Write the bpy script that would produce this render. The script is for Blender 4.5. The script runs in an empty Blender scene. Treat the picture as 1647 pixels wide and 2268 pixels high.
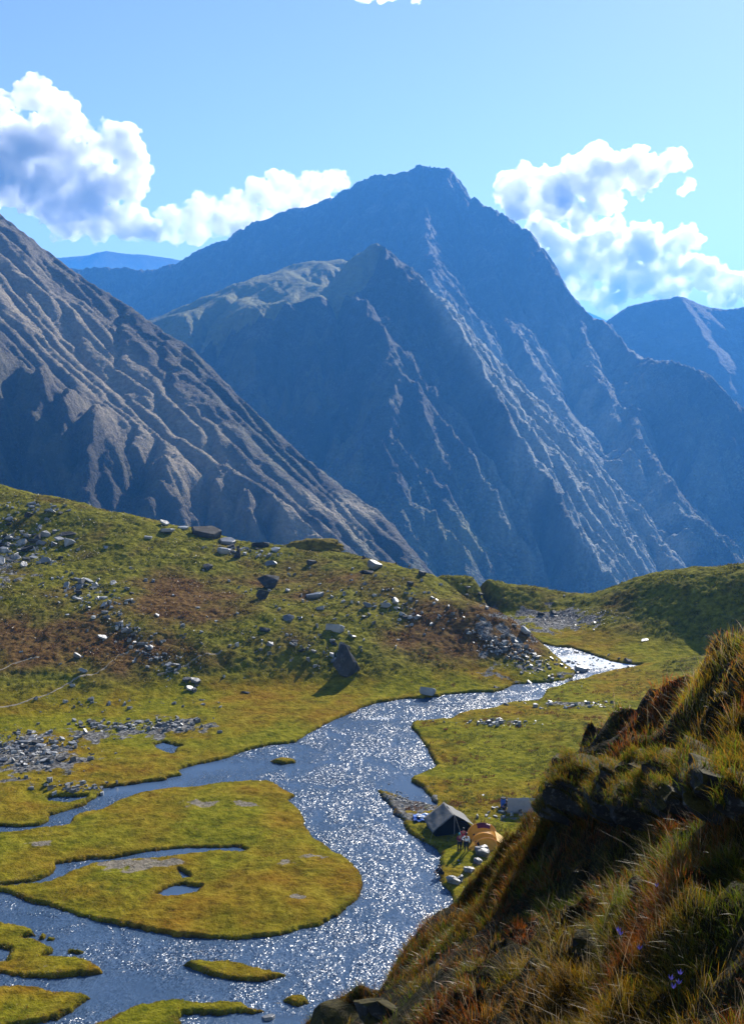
import bpy, bmesh, math, random
import numpy as np
from mathutils import Vector, Matrix, Euler, noise as mnoise

SC = bpy.context.scene
COL = SC.collection
R = math.radians

# ------------------------------------------------------------------ camera, sky, sun, exposure
CAMZ = 46.0
PITCH = R(6.66)
F = 2431.0                       # focal length in units of the 1647 x 2268 reading of the photograph
cam_d = bpy.data.cameras.new('camera')
cam = bpy.data.objects.new('camera', cam_d)
COL.objects.link(cam)
cam.location = (0, 0, CAMZ)
cam.rotation_euler = (R(90) - PITCH, 0, 0)
cam_d.sensor_fit = 'VERTICAL'
cam_d.sensor_height = 36.0
cam_d.lens = 36.0 * F / 2268.0
cam_d.clip_start = 0.1
cam_d.clip_end = 60000
SC.camera = cam

SUN_AZ, SUN_EL = R(26), R(31)    # azimuth to the right of the view direction (+Y)
world = bpy.data.worlds.new('World')
SC.world = world
world.use_nodes = True
wn = world.node_tree
wn.nodes.clear()
sky = wn.nodes.new('ShaderNodeTexSky')
sky.sky_type = 'NISHITA'
sky.sun_disc = False
sky.sun_elevation = SUN_EL
sky.sun_rotation = SUN_AZ
sky.altitude = 3500
sky.air_density = 1.0
sky.dust_density = 1.7
sky.ozone_density = 0.8
bg = wn.nodes.new('ShaderNodeBackground')
bg.inputs['Strength'].default_value = 0.09
wo = wn.nodes.new('ShaderNodeOutputWorld')
wn.links.new(sky.outputs[0], bg.inputs[0])
wn.links.new(bg.outputs[0], wo.inputs[0])

sd = bpy.data.lights.new('sun', 'SUN')
sd.energy = 5.0
sd.angle = R(0.53)
sd.color = (1.0, 0.94, 0.85)
sun = bpy.data.objects.new('sun', sd)
COL.objects.link(sun)
SUNV = Vector((math.sin(SUN_AZ) * math.cos(SUN_EL), math.cos(SUN_AZ) * math.cos(SUN_EL), math.sin(SUN_EL)))
sun.rotation_euler = SUNV.to_track_quat('Z', 'Y').to_euler()

SC.view_settings.view_transform = 'Standard'
SC.view_settings.look = 'None'
SC.view_settings.gamma = 1.0
SC.view_settings.exposure = 1.0
SC.cycles.max_bounces = 8
SC.cycles.diffuse_bounces = 3
SC.cycles.glossy_bounces = 3
SC.cycles.transmission_bounces = 4
SC.cycles.transparent_max_bounces = 8
SC.cycles.volume_bounces = 6
SC.cycles.volume_step_rate = 0.35
SC.cycles.volume_max_steps = 160
SC.cycles.use_denoising = True
SC.cycles.sample_clamp_indirect = 8

# ------------------------------------------------------------------ projection helpers
cp, sp = math.cos(PITCH), math.sin(PITCH)
def ray(u, v):
    a = (np.asarray(u, float) - 823.5) / F
    b = -(np.asarray(v, float) - 1134.0) / F
    return a, cp + b * sp, -sp + b * cp
def at_y(u, v, Y):
    dx, dy, dz = ray(u, v)
    t = Y / dy
    return dx * t, Y + 0 * t, CAMZ + dz * t
def at_z(u, v, z=0.0):
    dx, dy, dz = ray(u, v)
    t = (z - CAMZ) / dz
    return dx * t, dy * t
def to_px(x, y, z):
    z = z - CAMZ
    dep = y * cp - z * sp
    up = y * sp + z * cp
    return 823.5 + F * x / dep, 1134 - F * up / dep

# ------------------------------------------------------------------ noise in numpy
_perm = np.random.RandomState(7).permutation(4096)
_ang = np.random.RandomState(8).rand(4096) * 2 * np.pi
_gx, _gy = np.cos(_ang), np.sin(_ang)
def pn(x, y, seed=0):
    x = np.asarray(x, float); y = np.asarray(y, float)
    xi = np.floor(x).astype(np.int64); yi = np.floor(y).astype(np.int64)
    xf = x - xi; yf = y - yi
    def g(ix, iy, fx, fy):
        h = _perm[(_perm[(ix + seed * 131) & 4095] + iy) & 4095]
        return _gx[h] * fx + _gy[h] * fy
    u = xf * xf * xf * (xf * (xf * 6 - 15) + 10)
    v = yf * yf * yf * (yf * (yf * 6 - 15) + 10)
    a = g(xi, yi, xf, yf); b = g(xi + 1, yi, xf - 1, yf)
    c = g(xi, yi + 1, xf, yf - 1); d = g(xi + 1, yi + 1, xf - 1, yf - 1)
    return 1.5 * ((a + u * (b - a)) * (1 - v) + (c + u * (d - c)) * v)
def fbm(x, y, seed=0, o=4, lac=2.1, gain=0.5):
    s = 0; a = 1
    for i in range(o):
        s = s + a * pn(x, y, seed + i)
        x = x * lac + 3.7; y = y * lac - 1.3; a *= gain
    return s
def ridged(x, y, seed=0, o=4, lac=2.1, gain=0.5):
    s = 0; a = 1
    for i in range(o):
        s = s + a * (1 - 2 * np.abs(pn(x, y, seed + i)))
        x = x * lac + 3.7; y = y * lac - 1.3; a *= gain
    return s
def sstep(a, b, x):
    t = np.clip((x - a) / (b - a), 0, 1)
    return t * t * (3 - 2 * t)

def tps_fit(P, Z, lam=0.0):
    P = np.asarray(P, float); Z = np.asarray(Z, float); n = len(P)
    d = np.hypot(P[:, None, 0] - P[None, :, 0], P[:, None, 1] - P[None, :, 1])
    K = np.where(d > 0, d * d * np.log(d + 1e-12), 0) + lam * np.eye(n)
    A = np.zeros((n + 3, n + 3)); A[:n, :n] = K
    A[:n, n] = 1; A[:n, n + 1:] = P; A[n, :n] = 1; A[n + 1:, :n] = P.T
    w = np.linalg.solve(A, np.concatenate([Z, [0, 0, 0]]))
    def f(x, y):
        x = np.asarray(x, float); y = np.asarray(y, float)
        r = w[n] + w[n + 1] * x + w[n + 2] * y
        for i in range(n):
            d2 = (x - P[i, 0]) ** 2 + (y - P[i, 1]) ** 2
            r = r + w[i] * 0.5 * d2 * np.log(d2 + 1e-9)
        return r
    return f

# ------------------------------------------------------------------ object helpers
def tag(o, label=None, cat=None, group=None, kind=None):
    if label: o['label'] = label
    if cat: o['category'] = cat
    if group: o['group'] = group
    if kind: o['kind'] = kind
    return o
def mesh_np(name, V, Fq, mat, parent=None, smooth=True, attrs=None):
    V = np.asarray(V, np.float32); Fq = np.asarray(Fq, np.int32)
    me = bpy.data.meshes.new(name)
    me.vertices.add(len(V)); me.vertices.foreach_set('co', V.ravel())
    k = Fq.shape[1]
    me.loops.add(Fq.size); me.loops.foreach_set('vertex_index', Fq.ravel())
    me.polygons.add(len(Fq)); me.polygons.foreach_set('loop_start', np.arange(len(Fq), dtype=np.int32) * k)
    me.update(calc_edges=True)
    me.polygons.foreach_set('use_smooth', np.full(len(Fq), smooth))
    for n, a in (attrs or {}).items():
        a = np.asarray(a, np.float32)
        if a.ndim == 1:
            at = me.attributes.new(n, 'FLOAT', 'POINT'); at.data.foreach_set('value', a)
        else:
            at = me.attributes.new(n, 'FLOAT_COLOR', 'POINT'); at.data.foreach_set('color', np.c_[a, np.ones(len(a))].astype(np.float32).ravel())
    me.validate()
    if mat: me.materials.append(mat)
    o = bpy.data.objects.new(name, me); COL.objects.link(o); o.parent = parent
    return o
def grid_faces(nr, nc):
    i = np.arange(nr * nc).reshape(nr, nc)
    return np.stack([i[:-1, :-1], i[:-1, 1:], i[1:, 1:], i[1:, :-1]], -1).reshape(-1, 4)
def bm_obj(name, bm, mat, parent=None, smooth=False):
    me = bpy.data.meshes.new(name); bm.to_mesh(me); bm.free()
    if smooth: me.polygons.foreach_set('use_smooth', [True] * len(me.polygons))
    if mat: me.materials.append(mat)
    o = bpy.data.objects.new(name, me); COL.objects.link(o); o.parent = parent
    return o
def empty(name, loc, rz=0, label=None, cat=None, group=None):
    o = bpy.data.objects.new(name, None); COL.objects.link(o)
    o.location = loc; o.rotation_euler = (0, 0, rz)
    return tag(o, label, cat, group)

# ------------------------------------------------------------------ material helpers
class NT:
    def __init__(s, name):
        s.m = bpy.data.materials.new(name); s.m.use_nodes = True
        s.t = s.m.node_tree; s.t.nodes.clear()
        s.out = s.t.nodes.new('ShaderNodeOutputMaterial')
    def n(s, typ, **kw):
        nd = s.t.nodes.new(typ)
        for k, v in kw.items():
            if k.startswith('i_'):
                key = k[2:].replace('_', ' ')
                s.put(nd.inputs[key], v)
            else: setattr(nd, k, v)
        return nd
    def put(s, sock, v):
        if hasattr(v, 'is_output') or isinstance(v, bpy.types.NodeSocket): s.t.links.new(v, sock)
        elif isinstance(v, (tuple, list)) and len(v) == 3 and sock.type == 'RGBA': sock.default_value = (*v, 1)
        else: sock.default_value = v
    def coord(s, scale=(1, 1, 1), rot=(0, 0, 0)):
        tc = s.n('ShaderNodeTexCoord'); mp = s.n('ShaderNodeMapping')
        s.t.links.new(tc.outputs['Object'], mp.inputs[0])
        mp.inputs['Scale'].default_value = scale; mp.inputs['Rotation'].default_value = rot
        return mp.outputs[0]
    def noise(s, vec, scale, detail=4, rough=0.55, dist=0.0):
        nd = s.n('ShaderNodeTexNoise'); s.t.links.new(vec, nd.inputs['Vector'])
        nd.inputs['Scale'].default_value = scale; nd.inputs['Detail'].default_value = detail
        nd.inputs['Roughness'].default_value = rough; nd.inputs['Distortion'].default_value = dist
        return nd.outputs['Fac']
    def voro(s, vec, scale, feature='F1', out='Distance'):
        nd = s.n('ShaderNodeTexVoronoi', feature=feature); s.t.links.new(vec, nd.inputs['Vector'])
        nd.inputs['Scale'].default_value = scale
        return nd.outputs[out]
    def ramp(s, fac, stops, interp='LINEAR'):
        nd = s.n('ShaderNodeValToRGB'); s.t.links.new(fac, nd.inputs[0]); cr = nd.color_ramp; cr.interpolation = interp
        while len(cr.elements) < len(stops): cr.elements.new(0.5)
        for e, (p, c) in zip(cr.elements, stops):
            e.position = p
            e.color = (c, c, c, 1) if isinstance(c, (int, float)) else (*c, 1)
        return nd.outputs[0]
    def mix(s, fac, a, b, mode='MIX'):
        nd = s.n('ShaderNodeMix', data_type='RGBA', blend_type=mode)
        s.put(nd.inputs[0], fac); s.put(nd.inputs[6], a); s.put(nd.inputs[7], b)
        return nd.outputs[2]
    def math(s, op, a, b=0.0, c=None):
        nd = s.n('ShaderNodeMath', operation=op)
        s.put(nd.inputs[0], a); s.put(nd.inputs[1], b)
        if c is not None: s.put(nd.inputs[2], c)
        return nd.outputs[0]
    def attr(s, name, out='Fac'):
        nd = s.n('ShaderNodeAttribute', attribute_name=name); return nd.outputs[out]
    def bump(s, h, strength, dist, normal=None):
        nd = s.n('ShaderNodeBump'); s.t.links.new(h, nd.inputs['Height'])
        nd.inputs['Strength'].default_value = strength; nd.inputs['Distance'].default_value = dist
        if normal is not None: s.t.links.new(normal, nd.inputs['Normal'])
        return nd.outputs[0]
    def bsdf(s, color, rough=0.9, normal=None, spec=0.3, **kw):
        b = s.n('ShaderNodeBsdfPrincipled')
        s.put(b.inputs['Base Color'], color); s.put(b.inputs['Roughness'], rough)
        s.put(b.inputs['Specular IOR Level'], spec)
        if normal is not None: s.t.links.new(normal, b.inputs['Normal'])
        for k, v in kw.items(): s.put(b.inputs[k.replace('_', ' ')], v)
        s.t.links.new(b.outputs[0], s.out.inputs[0])
        return b

def simple_mat(name, col, rough=0.8, var=0.15, scale=3.0, spec=0.3, bump=0.0, trans=0.0):
    t = NT(name); v = t.coord()
    n = t.noise(v, scale, 4)
    c = t.ramp(n, [(0.3, tuple(x * (1 - var) for x in col)), (0.7, tuple(min(1, x * (1 + var)) for x in col))])
    nm = t.bump(n, bump, 0.1) if bump else None
    b = t.bsdf(c, rough, nm, spec)
    if trans:
        tl = t.n('ShaderNodeBsdfTranslucent'); t.put(tl.inputs[0], c)
        mx = t.n('ShaderNodeMixShader'); mx.inputs[0].default_value = trans
        t.t.links.new(b.outputs[0], mx.inputs[1]); t.t.links.new(tl.outputs[0], mx.inputs[2])
        t.t.links.new(mx.outputs[0], t.out.inputs[0])
    return t.m

def rock_mat(name, dark, light, sc=1.0, lichen=0.25, moss=False, gl=(.40, .6)):
    t = NT(name); v = t.coord()
    oi = t.n('ShaderNodeObjectInfo')
    n1 = t.noise(v, 1.2 * sc, 6, 0.65); n2 = t.noise(v, 7 * sc, 5, 0.7)
    c = t.ramp(n1, [(0.3, dark), (0.7, light)])
    c = t.mix(t.ramp(n2, [(0.55, 0.0), (0.68, lichen)]), c, (0.36, 0.36, 0.33))
    r = t.math('MULTIPLY_ADD', oi.outputs['Random'], 0.7, 0.6)
    c = t.mix(1.0, c, t.ramp(r, [(0, 0.0), (1, 1.0)]), 'MULTIPLY')
    nm = t.bump(n2, 0.6, 0.08 / sc)
    nm = t.bump(n1, 0.5, 0.3 / sc, nm)
    if moss:  # dark moss colour on upward faces, put in to dull their sunlit tops
        gm_ = t.n('ShaderNodeNewGeometry'); sx_ = t.n('ShaderNodeSeparateXYZ'); t.t.links.new(gm_.outputs['Normal'], sx_.inputs[0])
        c = t.mix(t.ramp(t.math('MULTIPLY_ADD', n1, .5, t.math('SUBTRACT', sx_.outputs['Z'], .25)), [(.38, 0.0), (.52, 1.0)]), c, t.ramp(n2, [(.3, (.012, .010, .004)), (.7, (.060, .050, .012))]))
        t.bsdf(c, 0.8, nm, 0.1)
        return t.m
    t.bsdf(c, gl[0], nm, gl[1])
    return t.m

# ================================================================== THE VALLEY FLOOR AND ITS HILLS
def r4(p): return [(x * .5044, 1606 + y * .5044) for x, y in p]
def r3(p): return [(775.3 + x * .5293, 1218.4 + y * .5293) for x, y in p]
def r1(p): return [(830.7 + x * .269, 1606 + y * .269) for x, y in p]
LAND = []
# the large island with its channel and ponds cut out later
LAND.append(r4([(-260, 500), (0, 468), (100, 460), (200, 447), (300, 425), (312, 400), (335, 388), (430, 365), (520, 325), (620, 292), (760, 268), (870, 262),
    (980, 245), (1100, 238), (1180, 240), (1230, 258), (1265, 290), (1295, 305), (1262, 325), (1290, 345), (1320, 370), (1330, 400), (1345, 440), (1370, 485), (1400, 505),
    (1430, 520), (1490, 560), (1550, 605), (1585, 650), (1590, 700), (1570, 760), (1520, 800), (1480, 835), (1400, 870), (1280, 900), (1180, 920), (1050, 930), (900, 928),
    (750, 912), (600, 890), (470, 862), (380, 835), (250, 800), (130, 768), (30, 735), (-60, 708), (-260, 660)]))
LAND.append(r4([(-300, 830), (0, 850), (60, 865), (140, 895), (150, 912), (105, 925), (160, 932), (240, 965), (240, 985), (185, 1008), (260, 1003), (340, 1010), (410, 1035), (455, 1065),
    (460, 1080), (420, 1095), (300, 1098), (150, 1095), (0, 1090), (-300, 1060)]))
LAND.append(r4([(165, 910), (195, 905), (200, 925), (170, 928)]))
LAND.append(r4([(205, 920), (245, 922), (243, 936), (205, 935)]))
LAND.append(r4([(297, 972), (370, 980), (368, 995), (300, 990)]))
LAND.append(r4([(-300, 1150), (0, 1145), (80, 1140), (200, 1150), (300, 1160), (400, 1187), (380, 1205), (320, 1250), (240, 1280), (120, 1300), (0, 1332), (-300, 1400)]))
LAND.append(r4([(300, 1420), (400, 1313), (500, 1270), (610, 1220), (740, 1195), (850, 1200), (900, 1210), (1000, 1203), (1070, 1205), (1100, 1240), (1160, 1250), (1155, 1262),
    (1080, 1265), (1040, 1250), (960, 1272), (880, 1262), (810, 1260), (790, 1285), (800, 1340), (760, 1420)]))
LAND.append(r4([(805, 1040), (830, 1028), (950, 1030), (1050, 1040), (1150, 1058), (1260, 1085), (1258, 1100), (1160, 1114), (1050, 1113), (940, 1100), (860, 1075)]))
LAND.append(r4([(1245, 1190), (1290, 1170), (1340, 1172), (1362, 1205), (1310, 1225), (1260, 1208)]))
LAND.append(r4([(1185, 152), (1220, 146), (1260, 139), (1300, 146), (1300, 159), (1230, 167)]))
# north bank
LAND.append(r4([(-500, 430), (0, 440), (90, 440), (180, 430), (222, 410), (225, 388), (300, 368), (385, 342), (390, 330), (440, 300), (455, 285), (450, 268), (540, 262), (640, 245),
    (740, 235), (735, 225), (800, 215), (785, 190), (850, 170), (920, 155), (1000, 140), (1050, 115), (1130, 95), (1200, 80), (1300, 70), (1340, 40), (1390, 10)])
    + r3([(0, 676), (25, 670), (40, 655), (110, 635), (200, 620), (285, 614), (375, 606), (390, 600), (500, 592), (600, 588), (640, 578), (690, 555), (750, 552), (830, 548), (890, 540), (930, 528),
          (945, 505), (900, 470), (830, 420), (770, 385), (700, 330)]) + [(900, 1240), (0, 1080), (-900, 1050), (-1200, 1500)])
# south bank with the meadow and the camp
LAND.append([(1900, 1440)] + r3([(1400, 448), (1250, 468), (1180, 485), (1100, 500), (1020, 520), (960, 537), (900, 557), (820, 577), (810, 600), (780, 625), (700, 632), (640, 640), (600, 655), (500, 668), (440, 685), (420, 700), (262, 712),
    (256, 735), (300, 790), (322, 830), (340, 870)]) + r1([(430, 170), (440, 240), (500, 325), (420, 370), (290, 420), (290, 450), (370, 490), (400, 520), (460, 580), (455, 600), (500, 630), (490, 650),
    (400, 640), (300, 620), (200, 575), (100, 545), (10, 520), (60, 590), (150, 680), (160, 720), (220, 760), (240, 830), (300, 900), (390, 945), (460, 975), (505, 1003), (540, 1050), (525, 1090), (550, 1140), (510, 1190), (520, 1250),
    (560, 1310), (610, 1350), (650, 1450), (580, 1500), (480, 1580), (500, 1700), (700, 2600)]) + [(2400, 2500)])
# far bank under the right hill and the saddle
LAND.append(r3([(560, 250), (700, 330), (800, 386), (860, 400), (920, 404), (1000, 428), (1080, 458), (1180, 474), (1300, 478), (1500, 450), (2200, 400)]) + [(2600, 1150), (700, 1150)])
HOLES = []
HOLES.append(r4([(240, 602), (300, 592), (380, 580), (500, 575), (560, 562), (700, 545), (830, 530), (950, 530), (1050, 527), (1092, 541), (1060, 549), (950, 546), (850, 555), (780, 562), (700, 575),
    (600, 583), (510, 590), (400, 602), (300, 640), (270, 665), (215, 680), (120, 692), (20, 702), (-60, 700), (20, 692), (140, 685), (220, 655), (240, 640)]))
HOLES.append(r4([(685, 735), (720, 712), (770, 692), (887, 700), (870, 718), (800, 735), (720, 741)]))
HOLES.append(r4([(788, 632), (825, 655), (830, 668), (800, 664)]))
HOLES.append(r4([(-100, 955), (0, 962), (45, 972), (50, 985), (20, 1030), (0, 1032), (-100, 1030)]))
HOLES.append(r4([(680, 82), (715, 70), (745, 74), (800, 90), (780, 98), (762, 124), (735, 112), (690, 97)]))
HOLES.append(r4([(205, 312), (330, 305), (380, 302), (380, 318), (300, 335), (220, 330)]))

def poly_sd(poly, x, y, cut=6.0):
    """signed distance (positive inside) in metres to a polygon traced on the photograph and laid on the river plane"""
    p = np.array(poly); px, py = at_z(p[:, 0], p[:, 1], 0.25)
    r = np.full(x.shape, -cut)
    bb = (x > px.min() - cut) & (x < px.max() + cut) & (y > py.min() - cut) & (y < py.max() + cut)
    X, Y = x[bb], y[bb]
    d2 = np.full(X.shape, 1e9); ins = np.zeros(X.shape, bool)
    for i in range(len(px)):
        ax, ay = px[i], py[i]; bx, by = px[i - 1], py[i - 1]
        ex, ey = bx - ax, by - ay
        t = np.clip(((X - ax) * ex + (Y - ay) * ey) / (ex * ex + ey * ey + 1e-12), 0, 1)
        d2 = np.minimum(d2, (X - ax - t * ex) ** 2 + (Y - ay - t * ey) ** 2)
        c = ((ay > Y) != (by > Y)) & (X < ex * (Y - ay) / (ey + 1e-12 * (ey == 0)) + ax)
        ins ^= c
    d = np.minimum(np.sqrt(d2), cut)
    r[bb] = np.where(ins, d, -d)
    return r
def land_sd(x, y):
    wx = x + 0.22 * fbm(x * .3, y * .3, 3, 4); wy = y + 0.30 * fbm(x * .3, y * .3, 9, 4)
    wx = wx + .10 * fbm(x * 1.9, y * 1.9, 13, 2); wy = wy + .16 * fbm(x * 1.9, y * 1.9, 15, 2)
    s = np.full(x.shape, -6.0)
    for p in LAND: s = np.maximum(s, poly_sd(p, wx, wy))
    for p in HOLES: s = np.minimum(s, -poly_sd(p, wx, wy))
    return s

HP = []
def hp(u, v, Y, dz=0.0):
    x, y, z = at_y(u, v, Y); HP.append((float(x), float(y), float(z) + dz))
def fl(u, v, z=-2.0):
    x, y = at_z(u, v, 0.5); HP.append((float(x), float(y), z))
# crest of the left hill, its faces, and the ground that falls away behind
for u, v, Y in [(-350, 1010, 250), (-150, 1045, 245), (0, 1078, 240), (90, 1103, 237), (180, 1120, 234), (270, 1142, 231), (350, 1160, 229), (450, 1182, 228), (540, 1203, 227), (640, 1212, 226), (740, 1227, 222), (870, 1252, 212), (960, 1279, 204)]:
    hp(u, v, Y); hp(u, v, Y + 12, -4.5)
    x, y, z = at_y(u, v, Y + 40); HP.append((float(x), float(y), float(z) - 30))
for u, v, Y in [(1050, 1337, 188), (1130, 1376, 184), (1200, 1432, 180)]:
    hp(u, v, Y); hp(u + 25, v, Y + 7, -3.0)
for u, v, Y in [(-200, 1300, 190), (0, 1300, 188), (200, 1300, 190), (400, 1310, 193), (600, 1300, 200), (800, 1320, 191), (900, 1360, 184), (1000, 1400, 179), (0, 1200, 212), (200, 1220, 209), (400, 1240, 208), (600, 1250, 212), (800, 1270, 205),
                (-200, 1450, 166), (0, 1450, 165), (200, 1440, 167), (400, 1430, 169), (600, 1430, 170), (800, 1430, 172), (950, 1450, 172), (1080, 1440, 175), (700, 1380, 178), (300, 1370, 177), (550, 1370, 179), (100, 1370, 176)]:
    hp(u, v, Y)
for u, v in [(-250, 1590), (0, 1585), (120, 1572), (250, 1562), (400, 1540), (550, 1530), (700, 1522), (850, 1522), (1000, 1512), (1120, 1500), (1220, 1495)]: fl(u, v, 0.2)
for u, v in [(-250, 1680), (100, 1650), (400, 1620), (650, 1580), (900, 1545), (1000, 1600), (600, 1750), (200, 1850), (-250, 1950), (700, 2000), (0, 2250), (600, 2300), (1200, 2300), (1200, 1900)]: fl(u, v, -3)
for u, v in [(1290, 1480), (1240, 1440), (1150, 1540)]: fl(u, v, -1.2)
# right meadow, rising gently
for u, v, z in [(1150, 1600, 0.1), (1350, 1560, .5), (1250, 1700, .5), (1450, 1500, .9)]: fl(u, v, z)
hp(1500, 1468, 170); hp(1640, 1462, 166)
fl(1700, 1600, 1.5); fl(1700, 1900, 3.0)
# saddle and right hill
for u, v, Y in [(985, 1283, 222), (1040, 1284, 224), (1090, 1291, 224), (1140, 1302, 222), (1180, 1301, 222), (1230, 1323, 226), (1300, 1323, 216), (1380, 1301, 211), (1450, 1278, 206), (1540, 1271, 203), (1647, 1259, 200), (1800, 1235, 198)]:
    hp(u, v, Y)
    x, y, z = at_y(u, v, Y + 40); HP.append((float(x), float(y), float(z) - 26))
for u, v, z in [(1100, 1360, .5), (1160, 1385, .1), (1230, 1375, .1), (1210, 1405, -.4), (1300, 1420, .0), (1400, 1445, .0), (1500, 1458, .0), (1620, 1452, 0.5)]: fl(u, v, z)
for u, v, Y in [(1450, 1370, 194), (1550, 1360, 191), (1350, 1350, 204), (1640, 1360, 188)]: hp(u, v, Y)
hills = tps_fit([(a, b) for a, b, c in HP], [c for a, b, c in HP], 2.0)

def blob(u, v, cu, cv, ru, rv):
    return np.exp(-(((u - cu) / ru) ** 2 + ((v - cv) / rv) ** 2))

def ground_h(x, y, full=False):
    x = np.asarray(x, float); y = np.asarray(y, float)
    s = land_sd(x, y)
    h = hills(x, y)
    hh = 0.5 * (h + np.sqrt(h * h + 0.6)) - 0.12
    hh = np.maximum(hh, 0)
    hh = hh * (1 - sstep(250, 285, y)) + np.minimum(h, 0) * sstep(224, 240, y) - .02 * np.maximum(y - 252, 0) ** 2
    hill = sstep(0.3, 2.5, hh)
    bank = (0.32 + .14 * pn(x * .3, y * .3, 17)) * sstep(-0.02, 0.38, s) + 0.22 * sstep(0.3, 5, s)
    z = -0.55 * sstep(0.1, -2.0, s) - 0.12 * (s < 0) + bank
    inland = sstep(0.4, 1.6, s)
    z = z + hh * np.maximum(sstep(-0.2, 2.2, s), y > 248)
    z = z + inland * (0.10 * fbm(x * .35, y * .35, 21, 3) + 0.07 * np.maximum(fbm(x * 1.4, y * 1.4, 25, 2), -.3))
    z = z + hill * (0.55 * fbm(x * .07, y * .07, 31, 3) + 0.22 * np.abs(fbm(x * .4, y * .4, 35, 3)) + 0.09 * fbm(x * 1.5, y * 1.5, 41, 2))
    # sheep-track terraces on the steep faces
    z = z + hill * 0.02 * np.sin(z * 7 + 2 * pn(x * .1, y * .1, 5))
    if not full: return z
    return z, s, hh, hill

NR, NC = 1250, 900
ry = 58 * (345 / 58) ** (np.linspace(0, 1, NR))
ss = np.linspace(-.41, .43, NC)
GY = np.repeat(ry[:, None], NC, 1); GX = ss[None, :] * (GY + 22)
GZ, GS, GHH, GHILL = ground_h(GX, GY, True)
U, V = to_px(GX, GY, GZ)
nz = fbm(GX * .12, GY * .12, 51, 4)
russet = .35 * blob(U, V, 250, 1440, 330, 45) + 1.0 * blob(U, V, 1080, 1400, 130, 60) + 1.3 * blob(U, V, 400, 1330, 120, 50) + .9 * blob(U, V, 60, 1400, 160, 70) + .9 * blob(U, V, 980, 1390, 140, 55) + .8 * blob(U, V, 1120, 1430, 90, 50) + .6 * blob(U, V, 300, 1450, 200, 50) + .7 * blob(U, V, 700, 1290, 200, 40)
russet = np.clip(1.15 * russet + .6 * nz - .05, 0, 1) * GHILL
gravel = 1.3 * blob(U, V, 50, 1680, 130, 38) + 1.1 * blob(U, V, 380, 1605, 75, 14) + 1.0 * blob(U, V, 280, 1625, 110, 10) + .6 * blob(U, V, 0, 1262, 70, 50) + 1.6 * blob(U, V, 1235, 1372, 75, 22) + .7 * blob(U, V, 1110, 1400, 60, 50) \
    + 1.8 * blob(U, V, 915, 1780, 62, 25) * (U < 968) + .5 * blob(U, V, 1160, 1500, 90, 20) + 0.9 * blob(U, V, 1270, 1560, 70, 4) + 0.9 * blob(U, V, 1100, 1600, 60, 4)
gravel = np.clip(gravel + .9 * fbm(GX * .35, GY * .35, 57, 4) * (gravel > .08) - .15, 0, 1)
sand = 1.4 * blob(U, V, 300, 1913, 75, 14) + blob(U, V, 445, 1780, 38, 8) + .9 * blob(U, V, 550, 1780, 34, 6) + .7 * blob(U, V, 632, 1915, 22, 10) + .6 * blob(U, V, 660, 1985, 16, 6) + .8 * blob(U, V, 100, 1868, 60, 5) \
    + 1.0 * blob(U, V, 690, 1895, 30, 6) + .9 * blob(U, V, 560, 2120, 40, 8) + .6 * blob(U, V, 95, 2140, 30, 5) + .8 * blob(U, V, 1165, 1790, 40, 12) + .5 * blob(U, V, 1090, 1815, 60, 7)
sand = np.clip(sand + .9 * fbm(GX * .5, GY * .5, 61, 4) * (sand > .15) - .12, 0, 1)
amber = np.clip(.5 + 1.1 * fbm(GX * .09, GY * .09, 71, 4) + .5 * blob(U, V, 550, 1990, 260, 60) + .5 * blob(U, V, 600, 1570, 260, 30) - .9 * blob(U, V, 150, 1600, 200, 20) - .4 * blob(U, V, 1150, 1650, 250, 100), 0, 1)

t = NT('meadow turf'); vc = t.coord()
nA = t.noise(vc, 0.9, 6, 0.62); nB = t.noise(vc, 4.5, 5, 0.7); nC = t.noise(vc, 0.22, 4, 0.6)
green = t.ramp(nA, [(0.30, (.10, .12, .006)), (0.5, (.235, .22, .010)), (0.7, (.37, .33, .025))])
amb = t.ramp(nA, [(0.30, (.20, .09, .005)), (0.52, (.33, .185, .014)), (0.72, (.44, .27, .03))])
c = t.mix(t.math('MULTIPLY', t.attr('amber'), t.ramp(nC, [(.3, .25), (.7, 1.0)])), green, amb)
hillc = t.ramp(nA, [(0.28, (.055, .060, .008)), (0.48, (.19, .18, .018)), (0.72, (.38, .345, .05))])
c = t.mix(t.attr('hill'), c, hillc)
rus = t.ramp(nA, [(0.3, (.08, .035, .014)), (0.55, (.20, .10, .04)), (0.75, (.32, .19, .08))])
c = t.mix(t.math('MULTIPLY', t.attr('russet'), 0.85), c, rus)
gv = t.ramp(t.voro(vc, 3.2, out='Color'), [(0.1, (.07, .07, .07)), (0.5, (.20, .19, .175)), (0.9, (.42, .41, .38))])
gm = t.ramp(t.math('ADD', t.attr('gravel'), t.math('MULTIPLY_ADD', nB, .8, -.4)), [(.38, 0.0), (.55, 1.0)])
c = t.mix(gm, c, gv)
sc_ = t.ramp(nB, [(.3, (.20, .17, .12)), (.7, (.40, .35, .27))])
sm = t.ramp(t.math('ADD', t.attr('sand'), t.math('MULTIPLY_ADD', nB, .8, -.4)), [(.35, 0.0), (.55, 1.0)])
c = t.mix(sm, c, sc_)
edge = t.ramp(t.math('ADD', t.attr('shore'), t.math('MULTIPLY_ADD', nA, .5, -.25)), [(.0, 1.0), (.22, 0.0)])
c = t.mix(edge, c, (.045, .036, .018))
c = t.mix(t.ramp(nB, [(.3, .0), (.75, .55)]), t.mix(.45, c, (0, 0, 0)), c)
nm = t.bump(nB, .9, .18); nm = t.bump(nA, 0.8, .5, nm)
b = t.bsdf(c, .95, nm, .02)
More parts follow.
